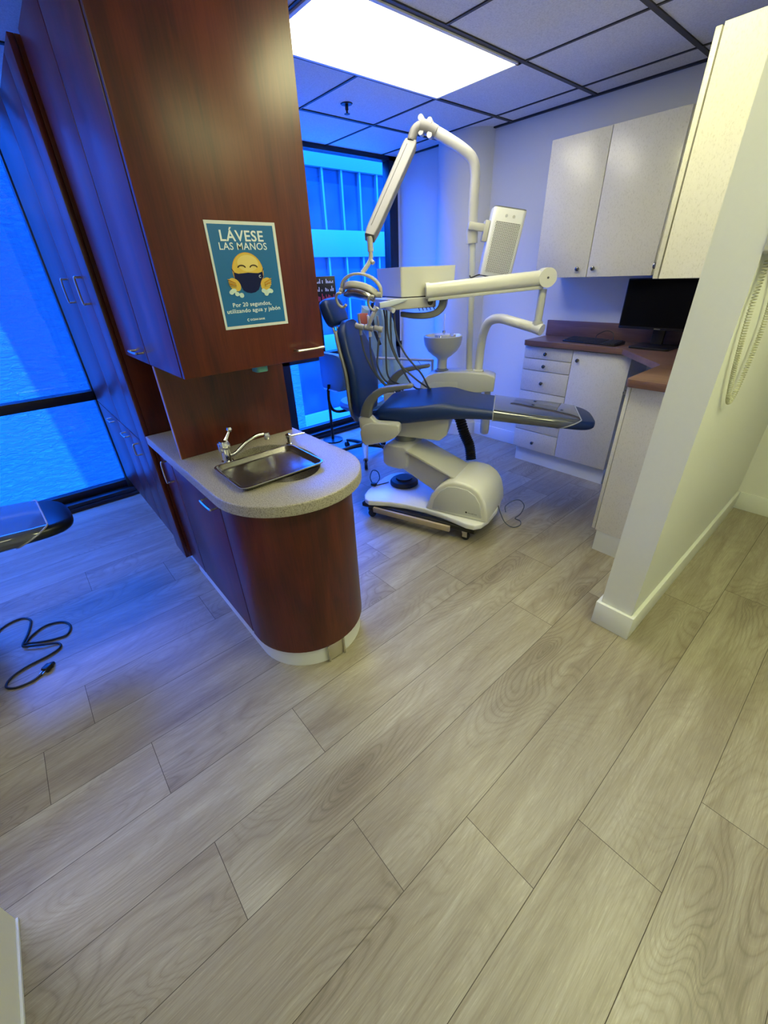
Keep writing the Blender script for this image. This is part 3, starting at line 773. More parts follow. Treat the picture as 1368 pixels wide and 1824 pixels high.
tr_ = thing('instrument_tray', 'shallow stainless steel tray with rounded corners lying over the sink', 'tray', Matrix.Translation((-1.395, 0.602, 0.8203)))
def tray_ring(hx, hy, r, z): return [(x, y, z) for x, y in rrect(-hx, hx, -hy, hy, r, 6)]
f = NB()
loft(f, [tray_ring(.136, .170, .030, .0165), tray_ring(.136, .170, .030, .0205), tray_ring(.131, .165, .027, .0215), tray_ring(.126, .160, .025, .0195), tray_ring(.118, .152, .022, .0050), tray_ring(.112, .146, .020, .0030),
         tray_ring(.060, .090, .018, .0028), tray_ring(.002, .002, .001, .0028)], cap=False)
loft(f, [tray_ring(.136, .170, .030, .0165), tray_ring(.130, .164, .026, .0150), tray_ring(.121, .155, .022, .0010), tray_ring(.112, .146, .020, .0000), tray_ring(.002, .002, .001, .0000)], cap=False)
part('pan', f, M['steel'], tr_, ang=50)

# ------------------------------------------------------------------ white cabinets, back wall and partition
def knob(p, out, parent, F=I4):
    p = Vector(p); out = Vector(out)
    q = out.to_track_quat('Z', 'Y').to_matrix().to_4x4()
    b_ = NB(); lathe(b_, [(.0065, 0), (.006, .009), (.0105, .014), (.0135, .019), (.0115, .024), (.005, .0265), (0, .027)], 18, mtx=Matrix.Translation(p) @ q)
    part('knob', b_, M['knob'], parent, F)
YD = 3.030                       # door faces of the back run
bc = thing('base_cabinet', 'white flecked base cabinet with a stack of drawers and one door against the back wall', 'cabinet', Matrix.Translation((-1.455, 3.19, 0)))
f = NB(); box(f, -1.843, -1.068, YD + 0.019, YB - 0.002, 0.128, 0.944); part('body', f, M['white_lam'], bc, I4)
f = NB(); box(f, -1.833, -1.075, YD + 0.042, YB - 0.02, 0.0, 0.128); part('toe_kick', f, M['trim'], bc, I4)
zs = [(0.855, 0.936, 0.893), (0.768, 0.850, 0.805), (0.608, 0.763, 0.680), (0.448, 0.603, 0.52), (0.290, 0.443, 0.36), (0.133, 0.285, 0.197)]
for z0, z1, zk in zs:
    f = NB(); box(f, -1.845, -1.462, YD, YD + 0.018, z0, z1, 0.0015); d = part('drawer', f, M['white_lam'], bc, I4); knob((-1.662, YD, zk), (0, -1, 0), d)
f = NB(); box(f, -1.458, -1.066, YD, YD + 0.018, 0.133, 0.936, 0.0015); d = part('door', f, M['white_lam'], bc, I4); knob((-1.412, YD, 0.875), (0, -1, 0), d)
# side base cabinet on the partition
sb = thing('base_cabinet', 'cream flecked base cabinet whose end panel faces the room beside the partition', 'cabinet', Matrix.Translation((-0.60, 2.38, 0)))
XP = -0.449
f = NB(); box(f, -0.741, XP, 2.202, 2.56, 0.130, 0.944); part('body', f, M['white_lam'], sb, I4)
f = NB(); box(f, -0.731, XP - 0.012, 2.204, 2.54, 0.0, 0.130); part('toe_kick', f, M['trim'], sb, I4)
f = NB(); box(f, -0.763, -0.745, 2.206, 2.558, 0.133, 0.936, 0.0015); d = part('door', f, M['white_lam'], sb, I4); knob((-0.763, 2.245, 0.900), (-1, 0, 0), d)
# worktop, L shaped with a diagonal inner corner
wt = thing('worktop', 'brown wood grain laminate L shaped worktop carrying the monitor and keyboard', 'worktop', Matrix.Translation((-1.2, 3.1, 0.945)))
f = NB(); prism(f, [(-1.832, 3.000), (-1.122, 3.000), (-0.768, 2.610), (-0.768, 2.200), (-0.765, 2.185), (-0.756, 2.172), (-0.740, 2.166), (XP, 2.166), (XP, YB - .002), (-1.848, YB - .002), (-1.848, 3.016)], 0.945, 0.981, bev=0.002, bev_vert=False)
part('slab', f, M['brown'], wt, I4)
f = NB(); box(f, -1.858, XP, YB - 0.022, YB - 0.002, 0.981, 1.092, 0.001); part('backsplash', f, M['brown'], wt, I4)
# upper cabinets
ZU0, ZU1 = 1.390, 2.130
uc = thing('upper_cabinet', 'white flecked two door cabinet hung high on the back wall', 'cabinet', Matrix.Translation((-1.45, 3.17, ZU0)))
YU = 3.0
f = NB(); box(f, -1.818, -1.062, YU + 0.019, YB - 0.002, ZU0, ZU1); part('body', f, M['white_lam'], uc, I4)
for x0, x1, kx in ((-1.820, -1.455, -1.514), (-1.451, -1.066, -1.412)):
    f = NB(); box(f, x0, x1, YU, YU + 0.018, ZU0, ZU1, 0.0015); d = part('door', f, M['white_lam'], uc, I4); knob((kx, YU, 1.437), (0, -1, 0), d)
us = thing('upper_cabinet', 'cream flecked cabinet hung on the partition, its tall end panel facing the room', 'cabinet', Matrix.Translation((-0.60, 2.6, ZU0)))
f = NB(); box(f, -0.752, XP, 2.212, YB - 0.003, ZU0 + 0.003, 2.146); part('body', f, M['white_lam'], us, I4)
f = NB(); box(f, -0.778, -0.759, 2.214, 2.78, ZU0 + 0.003, 2.142, 0.0015); d = part('door', f, M['white_lam'], us, I4); knob((-0.778, 2.262, 1.442), (-1, 0, 0), d)
f = NB(); box(f, -1.060, -0.754, 3.03, YB - 0.004, ZU0 + .004, 2.125); part('filler', f, M['white_lam'], us, I4)

# monitor and keyboard
mo = thing('computer_monitor', 'black flat computer monitor standing on the brown worktop', 'monitor', frame(-0.990, 3.12, 0.9815, -3))
f = NB(); box(f, -.240, .240, -.012, .028, .106, .392, .004); part('bezel', f, M['black'], mo)
f = NB(); box(f, -.232, .232, -.0135, -.0115, .122, .384); part('screen', f, M['screen'], mo)
f = NB(); box(f, -.018, .018, -.0145, -.012, .109, .115); part('badge', f, M['ink_grey'], mo)
f = NB(); box(f, -.035, .035, .026, .050, .02, .25, .004); part('neck', f, M['black'], mo)
f = NB(); prism(f, rrect(-.12, .12, -.085, .12, .02), 0.0, .012, bev=.003); part('foot', f, M['black'], mo)
kb = thing('keyboard', 'black computer keyboard in front of the monitor on the brown worktop', 'keyboard', frame(-1.385, 3.135, 0.9812, -6))
f = NB(); prism(f, [(-.065, 0), (.065, 0), (.065, .022), (-.065, .010)], -.195, .195, 'yz', .003); part('case', f, M['black'], kb)
f = NB()
for r_ in range(6):
    for c_ in range(19):
        if c_ in (14,) : continue
        x = -.186 + c_ * 0.0196; y = -.055 + r_ * .0192
        box(f, x, x + .0165, y, y + .0160, .008 + (y + .065) * .092, .0155 + (y + .065) * .092, .0012, 1)
part('keys', f, M['grey_plastic'] if False else M['rubber'], kb, kind='stuff')
f = NB(); tube(f, [(-1.40, 3.205, 1.0), (-1.41, 3.25, 1.02), (-1.37, 3.28, 1.045), (-1.32, 3.28, 1.035), (-1.30, 3.26, 1.0), (-1.30, 3.24, .985)], .0028, 8, 5)
solo('keyboard_cable', f, M['black'], 'black cable looping up behind the keyboard', 'cable')

# coiled cord and phone on the partition's passage side (x = -0.318)
ph = thing('wall_telephone', 'beige wall telephone on the partition at the right edge with its long coiled cord', 'telephone', Matrix.Translation((-0.318, 1.70, 1.42)))
f = NB(); prism(f, rrect(-.06, .05, 0.04, .26, .012), .0005, .045, 'yz', .004); part('body', f, M['phone'], ph)
f = NB(); tube(f, [(.060, -.030, .020), (.075, -.034, .06), (.075, -.034, .18), (.060, -.030, .23)], .018, 12, 4); part('handset', f, M['grey_plastic'], ph)
def coil(path, R, r, turns, seg=6):
    P = catmull(path, 24)
    n = turns * 10; out = []
    Ls = [0.0]
    for a_, b_ in zip(P, P[1:]): Ls.append(Ls[-1] + (b_ - a_).length)
    up = Vector((1, 0, 0)); j = 0
    for i in range(n + 1):
        s_ = Ls[-1] * i / n
        while j < len(P) - 2 and Ls[j + 1] < s_: j += 1
        t_ = (s_ - Ls[j]) / max(1e-9, Ls[j + 1] - Ls[j]); p = P[j].lerp(P[j + 1], min(1, t_))
        d = (P[j + 1] - P[j]).normalized(); a_ = d.cross(up).normalized(); b_ = a_.cross(d).normalized()
        ang_ = 2 * PI * turns * i / n
        out.append(p + (a_ * math.cos(ang_) + b_ * math.sin(ang_)) * R)
    t = NB(); tube(t, out, r, seg); return t
cp = [(-.305, 1.673, 1.45), (-.302, 1.668, 1.33), (-.300, 1.722, 1.18), (-.300, 1.790, 1.07), (-.300, 1.845, 1.018), (-.300, 1.895, 1.045), (-.300, 1.925, 1.13), (-.300, 1.925, 1.27), (-.302, 1.85, 1.40), (-.305, 1.74, 1.45)]
part('coiled_cord', coil(cp, .0062, .0016, 130), M['phone'], ph, I4, ang=60)

# wall outlet behind the chair
f = NB(); box(f, -3.10, -3.03, YB - .006, YB, .42, .535, .003); t = solo('wall_outlet', f, M['unit_grey'], 'grey wall outlet low on the back wall behind the dental chair', 'outlet')


# ------------------------------------------------------------------ dental chair
def make_chair(Froot, swivel, up_off, label, vinyl, cover, drop=0.0):
    """Froot: base centre on the floor, x towards the foot end; swivel turns the upper part"""
    c = thing('dental_chair', label, 'dental chair', Froot, 'dental chairs')
    U = Froot @ Matrix.Translation((up_off[0], up_off[1], -drop)) @ Matrix.Rotation(math.radians(swivel), 4, 'Z')
    # base plate
    half = [(-.43, 0), (-.425, -.12), (-.41, -.185), (-.375, -.235), (-.335, -.255), (-.28, -.240), (-.20, -.212), (-.08, -.190), (.05, -.186), (.16, -.196), (.27, -.222), (.35, -.243), (.40, -.240), (.435, -.205), (.455, -.13), (.465, 0)]
    poly = half + [(x, -y) for x, y in half[::-1][1:-1]]
    f = NB(); prism(f, poly, .100, .136, bev=.008, seg=3); part('base_plate', f, M['white_plastic'], c, ang=30)
    # housing at the foot end
    hp = [(.045, .130), (.068, .185), (.085, .240), (.125, .300), (.175, .345), (.225, .366), (.300, .366), (.350, .356), (.400, .325), (.432, .280), (.450, .220), (.462, .130)]
    f = NB(); prism(f, hp, -.182, .182, 'xz', .020, 4); h = part('base_housing', f, M['bright_cream'], c, ang=40)
    f = NB()
    ip = [(.100, .150), (.112, .215), (.150, .285), (.200, .325), (.250, .335), (.325, .330), (.375, .300), (.405, .255), (.425, .160)]
    prism(f, ip, -.187, -.176, 'xz', .004, 2); part('side_cover', f, M['unit_grey'], h, ang=40)
    f = NB(); prism(f, ip, .176, .187, 'xz', .004, 2); part('side_cover', f, M['unit_grey'], h, ang=40)
    # small mark on the housing
    t_ = text_bm('Pelton&Crane', .011, .0001, .0002, .056)
    t_.transform(Matrix(((1, 0, 0, .338), (0, 0, -1, -.1878), (0, 1, 0, .176), (0, 0, 0, 1)))); part('brand_text', t_, M['ink_grey'], h, ang=60)
    f = NB(); prism(f, rrect(.322, .333, .1755, .1865, .003), -.1882, -.1872, 'xz'); part('emblem', f, M['ink'], h)
    # lift arm
    f = NB(); prism(f, [(-.10, .475), (-.055, .462), (.27, .335), (.30, .25), (.10, .215), (-.165, .345), (-.20, .40)], -.098, .098, 'xz', .010, 3); la = part('lift_arm', f, M['lift_grey'], c, ang=40)
    f = NB(); prism(f, [(-.292, .372), (-.290, .470), (-.270, .500), (-.13, .505), (-.10, .478), (-.11, .36), (-.165, .340), (-.26, .345)], -.118, .118, 'xz', .014, 3); part('knuckle', f, M['lift_grey'], la, ang=40)
    f = NB(); prism(f, [(-.115, .487), (-.07, .475), (.245, .352), (.24, .340), (-.075, .457), (-.12, .470)], -.126, .126, 'xz', .005, 2); part('arm_cover', f, M['plastic'], la, ang=40)
    f = NB(); box(f, .110, .150, -.02, .02, 0, .0012, mtx=Matrix.Translation((0, 0, .4065)) @ Matrix.Rotation(math.radians(21.3), 4, 'Y')); part('warning_sticker', f, M['unit_grey'], la)
    # swivel post
    f = NB(); lathe(f, [(.070, .0), (.070, .045), (.085, .05), (.085, .06)], 28, loc=(-.195, .03, .488)); part('swivel', f, M['grey_plastic'], c)
    # seat frame under the cushion (upper frame)
    f = NB(); prism(f, [(-.700, .690), (-.62, .672), (-.26, .672), (-.252, .655), (-.262, .570), (-.310, .528), (-.40, .535), (-.60, .548), (-.70, .60)], -.150, .150, 'xz', .010, 3); part('seat_frame', f, M['plastic'], c, U)
    # seat cushion
    S = [(-.712, .195, .674, .706), (-.690, .222, .664, .728), (-.640, .240, .655, .744), (-.540, .250, .653, .757), (-.430, .250, .668, .768), (-.330, .243, .682, .782), (-.260, .228, .686, .783), (-.190, .210, .685, .770), (-.100, .195, .685, .757), (0, .187, .684, .746)]
    f = NB(); loft(f, [[(u, v, z) for v, z in rring(hw, z0, z1, .040)] for u, hw, z0, z1 in S], smooth=3); part('seat_cushion', f, M[vinyl], c, U, ang=50)
    Fo = [(0, .187, .684, .746), (.12, .187, .675, .733), (.24, .187, .666, .722), (.36, .187, .656, .712), (.44, .183, .649, .703), (.500, .170, .643, .696), (.540, .146, .641, .688), (.568, .108, .643, .678), (.580, .055, .648, .668), (.582, .02, .653, .662)]
    f = NB(); loft(f, [[(u, v, z) for v, z in rring(hw, z0, z1, .030)] for u, hw, z0, z1 in Fo], smooth=2); ft = part('foot_cushion', f, M[vinyl], c, U, ang=50)
    # glossy cover pulled over the foot cushion, its end cut on a slant
    t = NB(); R = []
    for k in range(20):
        u = k / 19
        ring = []
        uu_base = .003 + u * .50
        for v, z in rring(.0, 0, 1, .0) if False else rring(.187, 0, .06, .030):
            zz = z / .06
            uu = .003 + u * (.36 + .125 * zz)
            i = 0
            while i < len(Fo) - 2 and Fo[i + 1][0] < uu: i += 1
            tt = min(1, max(0, (uu - Fo[i][0]) / (Fo[i + 1][0] - Fo[i][0])))
            hw = Fo[i][1] + (Fo[i + 1][1] - Fo[i][1]) * tt; z0 = Fo[i][2] + (Fo[i + 1][2] - Fo[i][2]) * tt; z1 = Fo[i][3] + (Fo[i + 1][3] - Fo[i][3]) * tt
            ring.append((uu, v / .187 * (hw + .004), z0 - .004 + zz * (z1 - z0 + .008)))
        R.append(ring)
    loft(t, R, cap=False); cv = part('foot_cover', t, M[cover], c, U, ang=60, label='glossy clear plastic cover over the foot cushion')
    for ring in (R[0], R[-1]):
        t = NB(); tube(t, [Vector(p) for p in ring], .0035, 6, closed=True); part('cover_seam', t, M['piping'], cv, U)
    # backrest: sections in z, lean towards the head
    def fu(z): return -.795 - .02 * max(0, (z - .7)) - .43 * max(0, z - .92) ** 1.25
    B = [(.655, .165), (.69, .205), (.76, .232), (.86, .238), (.96, .232), (1.05, .215), (1.12, .185), (1.17, .150), (1.205, .105), (1.218, .060)]
    def oval(z, hw, th, d=0.0, n=28, conc=0.014):
        out = []
        for k in range(n):
            a = 2 * PI * k / n
            x, y = math.cos(a), math.sin(a)
            sx = math.copysign(abs(x) ** .45, x); sy = math.copysign(abs(y) ** .55, y)
            out.append((fu(z) - th / 2 + d + sx * th / 2 + conc * (sy * sy - .6) * (1 if sx > 0 else 0), sy * hw, z))
        return out
    f = NB(); loft(f, [oval(z, hw, .062 if .68 < z < 1.19 else .040) for z, hw in B], smooth=3); bk = part('backrest', f, M[vinyl], c, U, ang=60)
    f = NB(); loft(f, [[(u - .052, v, z) for u, v, z in oval(z, hw * 1.01, .03, 0, 28, 0)] for z, hw in [(.62, .13)] + B[:-2]], smooth=2); part('back_shell', f, M['grey_plastic'], bk, U, ang=60)
    f = NB(); tube(f, [(-.985, -.035, 1.12), (-1.02, -.035, 1.25)], .008, 8); tube(f, [(-.985, .035, 1.12), (-1.02, .035, 1.25)], .008, 8); part('headrest_bars', f, M['chrome'], c, U, kind='stuff')
    HR = [(-.135, .012), (-.130, .030), (-.110, .046), (-.06, .055), (0, .056), (.06, .055), (.110, .046), (.130, .030), (.135, .012)]
    f = NB(); rot = Matrix.Translation((-1.000, 0, 1.262)) @ Matrix.Rotation(math.radians(-22), 4, 'Y')
    loft(f, [[(x * s_ / .056 * (.042), v, z * (.080) * min(1, s_ / .05)) for x, z in [(math.copysign(abs(math.cos(2 * PI * k / 20)) ** .6, math.cos(2 * PI * k / 20)), math.copysign(abs(math.sin(2 * PI * k / 20)) ** .7, math.sin(2 * PI * k / 20))) for k in range(20)]] for v, s_ in HR], smooth=3, mtx=rot)
    part('headrest', f, M[vinyl], c, U, ang=60)
    # armrests and their white brackets
    for sgn in (-1, 1):
        pts = [(-.738, .715), (-.728, .760), (-.700, .815), (-.655, .855), (-.600, .878), (-.540, .890), (-.460, .902)]
        ths = [.034, .030, .026, .021, .016, .013, .011]
        P = catmull([(a_, 0, b_) for a_, b_ in pts], 4); n_ = len(P); R = []
        for i, p in enumerate(P):
            d = (P[min(i + 1, n_ - 1)] - P[max(i - 1, 0)]).normalized(); nn = Vector((-d.z, 0, d.x)); k = i / (n_ - 1) * 6; i0 = min(5, int(k)); th = ths[i0] + (ths[i0 + 1] - ths[i0]) * (k - i0)
            R.append([(p.x + nn.x * b_ * th / .01, sgn * .290 + a_, p.z + nn.z * b_ * th / .01) for a_, b_ in rrect(-.026, .026, -.01, .01, .0055, 3)])
        R.append([(x + .010, y * 1.0, z - .002) if False else (P[-1].x + .012 + (x - P[-1].x) * .3, sgn * .290 + (y - sgn * .290) * .6, P[-1].z + (z - P[-1].z) * .5) for x, y, z in R[-1]])
        f = NB(); loft(f, R); part('armrest', f, M['arm_grey'], c, U, ang=45)
        a, b_ = sorted((sgn * .250, sgn * .322))
        f = NB(); prism(f, [(-.781, .700), (-.776, .714), (-.705, .720), (-.680, .690), (-.62, .672), (-.60, .60), (-.74, .60), (-.775, .64)], a + .008, b_ - .008, 'xz', .008, 3); br = part('arm_bracket', f, M['plastic'], c, U, ang=40)
        f = NB(); prism(f, [(-.735, .674), (-.700, .683), (-.545, .680), (-.528, .668), (-.530, .622), (-.560, .592), (-.620, .562), (-.700, .545), (-.745, .535), (-.768, .560), (-.776, .620), (-.762, .655)], a, b_, 'xz', .009, 3); part('bracket_cover', f, M['plastic'], br, U, ang=40)
    f = NB(); box(f, -.72, -.64, -.27, .27, .60, .65, .006); part('cross_bar', f, M['grey_plastic'], c, U)
    return c, U

F1 = frame(-1.70, 1.83, 0, 19)
UP1 = F1.inverted() @ Vector((-1.477, 2.152, 0))
UP1 = (UP1.x, UP1.y)
chair1, U1 = make_chair(F1, 15, UP1, 'navy blue dental chair with a white base beneath the ceiling light', 'navy', 'film')
F2 = frame(-2.110, -0.960, 0, 93)
chair2, U2 = make_chair(F2, 0, (.340, 0.0), 'dental chair at the left edge with only its glossy dark foot end and base showing', 'darkvinyl', 'film', 0.085)

# dolly with casters below the first chair
dl = thing('chair_dolly', 'black wheeled dolly carrying the base of the navy dental chair', 'dolly', F1)
f = NB()
for y in (-.235, .205): box(f, -.40, .40, y, y + .030, .070, .099, .003)
for x in (-.40, .375): box(f, x, x + .028, -.235, .235, .070, .099, .003)
part('frame', f, M['black'], dl)
f = NB(); box(f, -.30, .25, -.237, -.218, .056, .092, .002, mtx=Matrix.Translation((0, -.02, 0)) @ Matrix.Rotation(math.radians(0), 4, 'Z')); part('wood_strip', f, M['tan_wood'], dl)
for x, y in ((-.335, -.222), (.335, -.205), (-.335, .222), (.335, .222)):
    f = NB(); box(f, x - .016, x + .016, y - .016, y + .016, .050, .070, .002); box(f, x - .012, x + .018, y - .014, y - .011, .022, .055); box(f, x - .012, x + .018, y + .011, y + .014, .022, .055)
    cs = part('caster', f, M['nickel'] if x > 0 else M['black'], dl)
    f = NB(); cyl(f, (x + .006, y - .010, .0262), (x + .006, y + .010, .0262), .026, 24); part('wheel', f, M['rubber'], cs)

# foot control under the lift arm, its cord with the inline plug
f = NB(); lathe(f, [(.092, 0), (.100, .004), (.100, .022), (.090, .034), (.060, .040), (.058, .052), (.0, .054)], 36, loc=(-.240, .085, .1365))
solo('foot_control', f, M['rubber'], 'round black foot control lying on the white chair base below the lift arm', 'foot pedal', F=F1)
pc = thing('power_cord', 'black cord with an inline plug looping over the end of the white chair base', 'cord', F1 @ Matrix.Translation((-.40, 0, .137)))
f = NB(); tube(f, [(-.345, .045, .142), (-.36, .02, .141), (-.395, -.03, .141), (-.405, -.045, .143)], .0035, 8, 4); tube(f, [(-.43, -.045, .152), (-.455, -.03, .19), (-.47, .03, .215), (-.455, .075, .19), (-.425, .05, .155), (-.41, -.02, .143)], .0035, 8, 5); part('cord', f, M['rubber'], pc, F1)
f = NB(); box(f, -.435, -.395, -.062, -.034, .139, .160, .005); part('plug', f, M['black'], pc, F1)
f = NB(); tube(f, [(.455, .05, .150), (.475, .04, .110), (.52, .02, .05), (.565, .055, .0045), (.600, .10, .0045), (.59, .155, .0045), (.55, .175, .0045), (.575, .20, .03), (.585, .24, .075), (.545, .27, .095), (.50, .25, .085), (.470, .205, .06), (.478, .20, .02)], .0028, 8, 6)
solo('electric_wire', f, M['hose'], 'thin grey cord looping from the foot end of the white chair base', 'cord', F=F1)
# the cord with a plug on the left floor
lc = thing('extension_cord', 'dark power cord coiled on the floor at the left edge, ending in a loose plug', 'cord', Matrix.Translation((-2.1, -.38, 0)))
pts = [(-2.12, -.62), (-2.30, -.555), (-2.385, -.500), (-2.403, -.430), (-2.36, -.392), (-2.30, -.395), (-2.235, -.410), (-2.175, -.432), (-2.168, -.425), (-2.215, -.395), (-2.250, -.335), (-2.225, -.270), (-2.165, -.243), (-2.105, -.262), (-2.110, -.310), (-2.135, -.365), (-2.160, -.420), (-2.145, -.425), (-2.10, -.365), (-2.070, -.305), (-2.030, -.300), (-2.008, -.345), (-2.000, -.420), (-1.975, -.480), (-1.930, -.502), (-1.895, -.470), (-1.888, -.412), (-1.908, -.375)]
zz = [.006 + (.008 if i in (16, 17, 18) else 0) for i in range(len(pts))]
f = NB(); tube(f, [(x, y, z_) for (x, y), z_ in zip(pts, zz)], .0048, 8, 5); part('cord', f, M['rubber'], lc, I4)
f = NB(); pm = frame(-1.928, -.350, .0005, 136)
loft(f, [[(x, a_, b_) for a_, b_ in rrect(-w_, w_, .0, h_, .003, 2)] for x, w_, h_ in ((.024, .006, .012), (.010, .009, .018), (.006, .013, .022), (-.020, .014, .024), (-.026, .013, .022))], mtx=pm @ Matrix.Rotation(PI, 4, 'Z') if False else pm)
pg = part('plug', f, M['black'], lc, I4)
for yy in (-.006, .006):
    f = NB(); box(f, -.045, -.026, yy - .0008, yy + .0008, .009, .015, mtx=pm); part('prong', f, M['nickel'], pg, I4)

# ------------------------------------------------------------------ delivery unit: box, bowl, posts and arms (frame U1)
du = thing('delivery_unit', 'cream dental unit with bowl, curved arms and tray box behind the navy chair', 'dental unit', U1 @ Matrix.Translation((-.28, .5, 0)))
VB = .50
f = NB()
prism(f, [(-.545, .700), (-.540, .735), (-.520, .775), (-.485, .808), (-.44, .824), (-.36, .833), (-.20, .835), (-.072, .825), (-.02, .806), (-.010, .796), (-.014, .706), (-.13, .696), (-.27, .690)], VB - .085, VB + .085, 'xz', .014, 3)
ub = part('utility_box', f, M['unit_grey'], du, U1, ang=40)
f = NB(); prism(f, [(-.505, .700), (-.480, .745), (-.44, .765), (-.27, .770), (-.27, .695)], VB - .090, VB - .083, 'xz', .004, 2); part('side_cover', f, M['unit_grey'], ub, U1)
f = NB(); box(f, -.44, -.10, .20, VB, .640, .700, .01); part('mounting_arm', f, M['grey_plastic'], du, U1)
f = NB(); lathe(f, [(.016, 0), (.030, .010), (.034, .04), (.034, .18), (.030, .205), (.026, .25), (.022, .30), (.022, .34)], 24, loc=(-.055, VB - .02, .372)); part('vacuum_canister', f, M['unit_grey'], du, U1)
# bowl
bl = NB(); lathe(bl, [(.036, .0), (.034, .07), (.040, .085), (.070, .105), (.105, .135), (.128, .175), (.135, .215), (.134, .232), (.127, .236), (.118, .225), (.085, .205), (.03, .195), (.0, .192)], 40, loc=(-.395, VB, .832)); bw = part('cuspidor_bowl', bl, M['unit_grey'], du, U1, ang=50)
f = NB(); lathe(f, [(.048, 0), (.048, .008), (.036, .012), (.036, .02)], 28, loc=(-.395, VB, .828)); part('bowl_base', f, M['grey_plastic'], bw, U1)
f = NB(); prism(f, ellipse(-.385, VB + .045, .075, .045, 24), 1.040, 1.070, bev=.006); part('spout_deck', f, M['unit_grey'], bw, U1)
f = NB(); lathe(f, [(.010, 0), (.010, .026), (.005, .028)], 14, loc=(-.392, VB + .02, 1.070)); lathe(f, [(.013, 0), (.006, .022), (.003, .024)], 14, loc=(-.408, VB - .035, 1.048)); lathe(f, [(.014, 0), (.014, .018), (0, .020)], 14, loc=(-.335, VB + .01, 1.062)); part('nozzles', f, M['chrome'], bw, U1, kind='stuff')
f = NB(); tube(f, [(-.392, VB + .02, 1.095), (-.392, VB + .02, 1.19), (-.388, VB, 1.205), (-.384, VB - .02, 1.19), (-.384, VB - .02, 1.17)], .0035, 8, 4); part('cup_filler', f, M['white_plastic'], bw, U1)
# light post
f = NB(); tube(f, [(-.200, VB, .832), (-.225, VB, 1.50), (-.233, VB, 1.625)], .0225, 20); lathe(f, [(.030, 0), (.030, .010), (.023, .014)], 22, loc=(-.200, VB, .830)); part('light_post', f, M['unit_grey'], du, U1)
f = NB(); tube(f, [(-.233, VB, 1.600), (-.236, VB, 1.690)], .035, 24); part('post_collar', f, M['plastic'], du, U1)
f = NB(); tube(f, [(-.236, VB, 1.690), (-.236, VB, 1.86), (-.237, VB - .002, 1.945), (-.255, VB - .008, 2.005), (-.305, VB - .018, 2.050), (-.40, VB - .030, 2.105), (-.485, VB - .040, 2.148)], .029, 20, 6); part('overhead_arm', f, M['lift_grey'], du, U1, ang=50)
# lower tray arm (bent tube), spindle, upper tray arm
f = NB(); tube(f, [(-.135, VB, .832), (-.130, VB - .005, .98), (-.118, VB - .02, 1.08), (-.085, VB - .06, 1.155), (-.020, VB - .12, 1.180), (.07, VB - .18, 1.165), (.222, VB - .265, 1.130)], .029, 20, 6); lathe(f, [(.038, 0), (.038, .008), (.030, .012)], 24, loc=(-.135, VB, .830)); lo = part('lower_arm', f, M['bright_cream'], du, U1, ang=50)
f = NB(); cyl(f, (.190, VB - .245, 1.142), (.236, VB - .275, 1.128), .033, 24); part('arm_end_cap', f, M['white_plastic'], lo, U1)
f = NB(); tube(f, [(.207, .245, 1.150), (.212, .250, 1.345)], .0225, 20); tube(f, [(.206, .245, 1.145), (.207, .245, 1.175)], .030, 20); part('spindle', f, M['unit_grey'], du, U1)
# upper arm: rounded bar from the spindle to the tray box
pA = Vector((-.435, .055, 1.362)); pB = Vector((.212, .240, 1.402))
dd = (pB - pA).normalized(); sd_ = dd.cross(Vector((0, 0, 1))).normalized(); uu = sd_.cross(dd)
def sect(p, hw, h0, h1): return [tuple(p + sd_ * a_ + uu * b_) for a_, b_ in rrect(-hw, hw, h0, h1, min(hw, (h1 - h0) / 2) * .95, 6)]
f = NB(); loft(f, [sect(pA, .034, -.040, .036), sect(pB, .036, -.040, .040)]); ua = part('upper_arm', f, M['bright_cream'], du, U1, ang=50)
f = NB(); loft(f, [sect(pA - dd * .008, .037, -.044, .040), sect(pA + dd * .012, .037, -.044, .040)]); part('arm_collar', f, M['bright_cream'], ua, U1, ang=50)
f = NB(); box(f, 0, (pB - pA).length - .01, -.022, .022, -.056, -.038, .003, mtx=Matrix.Translation(pA) @ Matrix((dd, -sd_, uu)).transposed().to_4x4()); part('arm_rail', f, M['unit_grey'], ua, U1)
f = NB(); cyl(f, tuple(pB - sd_ * .040 + dd * .005), tuple(pB + sd_ * .040 + dd * .005), .050, 30); part('arm_knuckle', f, M['bright_cream'], ua, U1)
f = NB(); cyl(f, tuple(pB + sd_ * .040 + dd * .005), tuple(pB + sd_ * .0415 + dd * .005), .006, 12); part('screw', f, M['ink_grey'], ua, U1)
# tray box: near corner, one face to the camera, one to the window
e1 = Vector((.80, .60, 0)); e2 = Vector((-.60, .80, 0))
BOX = Matrix(((e1.x, e2.x, 0, -.575), (e1.y, e2.y, 0, .0), (0, 0, 1, 0), (0, 0, 0, 1)))
def bxl(bm_, x0, x1, y0, y1, z0, z1, bev, top=0.0):
    t = NB(); loft(t, [[(x, y, z0) for x, y in rrect(x0, x1, y0, y1, .012, 4)], [(x, y, z1) for x, y in rrect(x0 - top, x1 + top, y0 - top, y1 + top, .012, 4)]], mtx=BOX)
    merge(bm_, t); return bm_
f = NB(); bxl(f, 0, .345, 0, .37, 1.334, 1.484, 0, .006); tb = part('tray_box', f, M['bright_cream'], du, U1)
f = NB(); bxl(f, -.004, .349, -.004, .374, 1.328, 1.334, 0); part('dark_joint', f, M['ink'], tb, U1)
f = NB(); prism(f, rrect(-.09, .235, -.02, .24, .05, 6), 1.270, 1.328, bev=.008, seg=3, mtx=BOX); cp_ = part('control_panel', f, M['plastic'], du, U1)
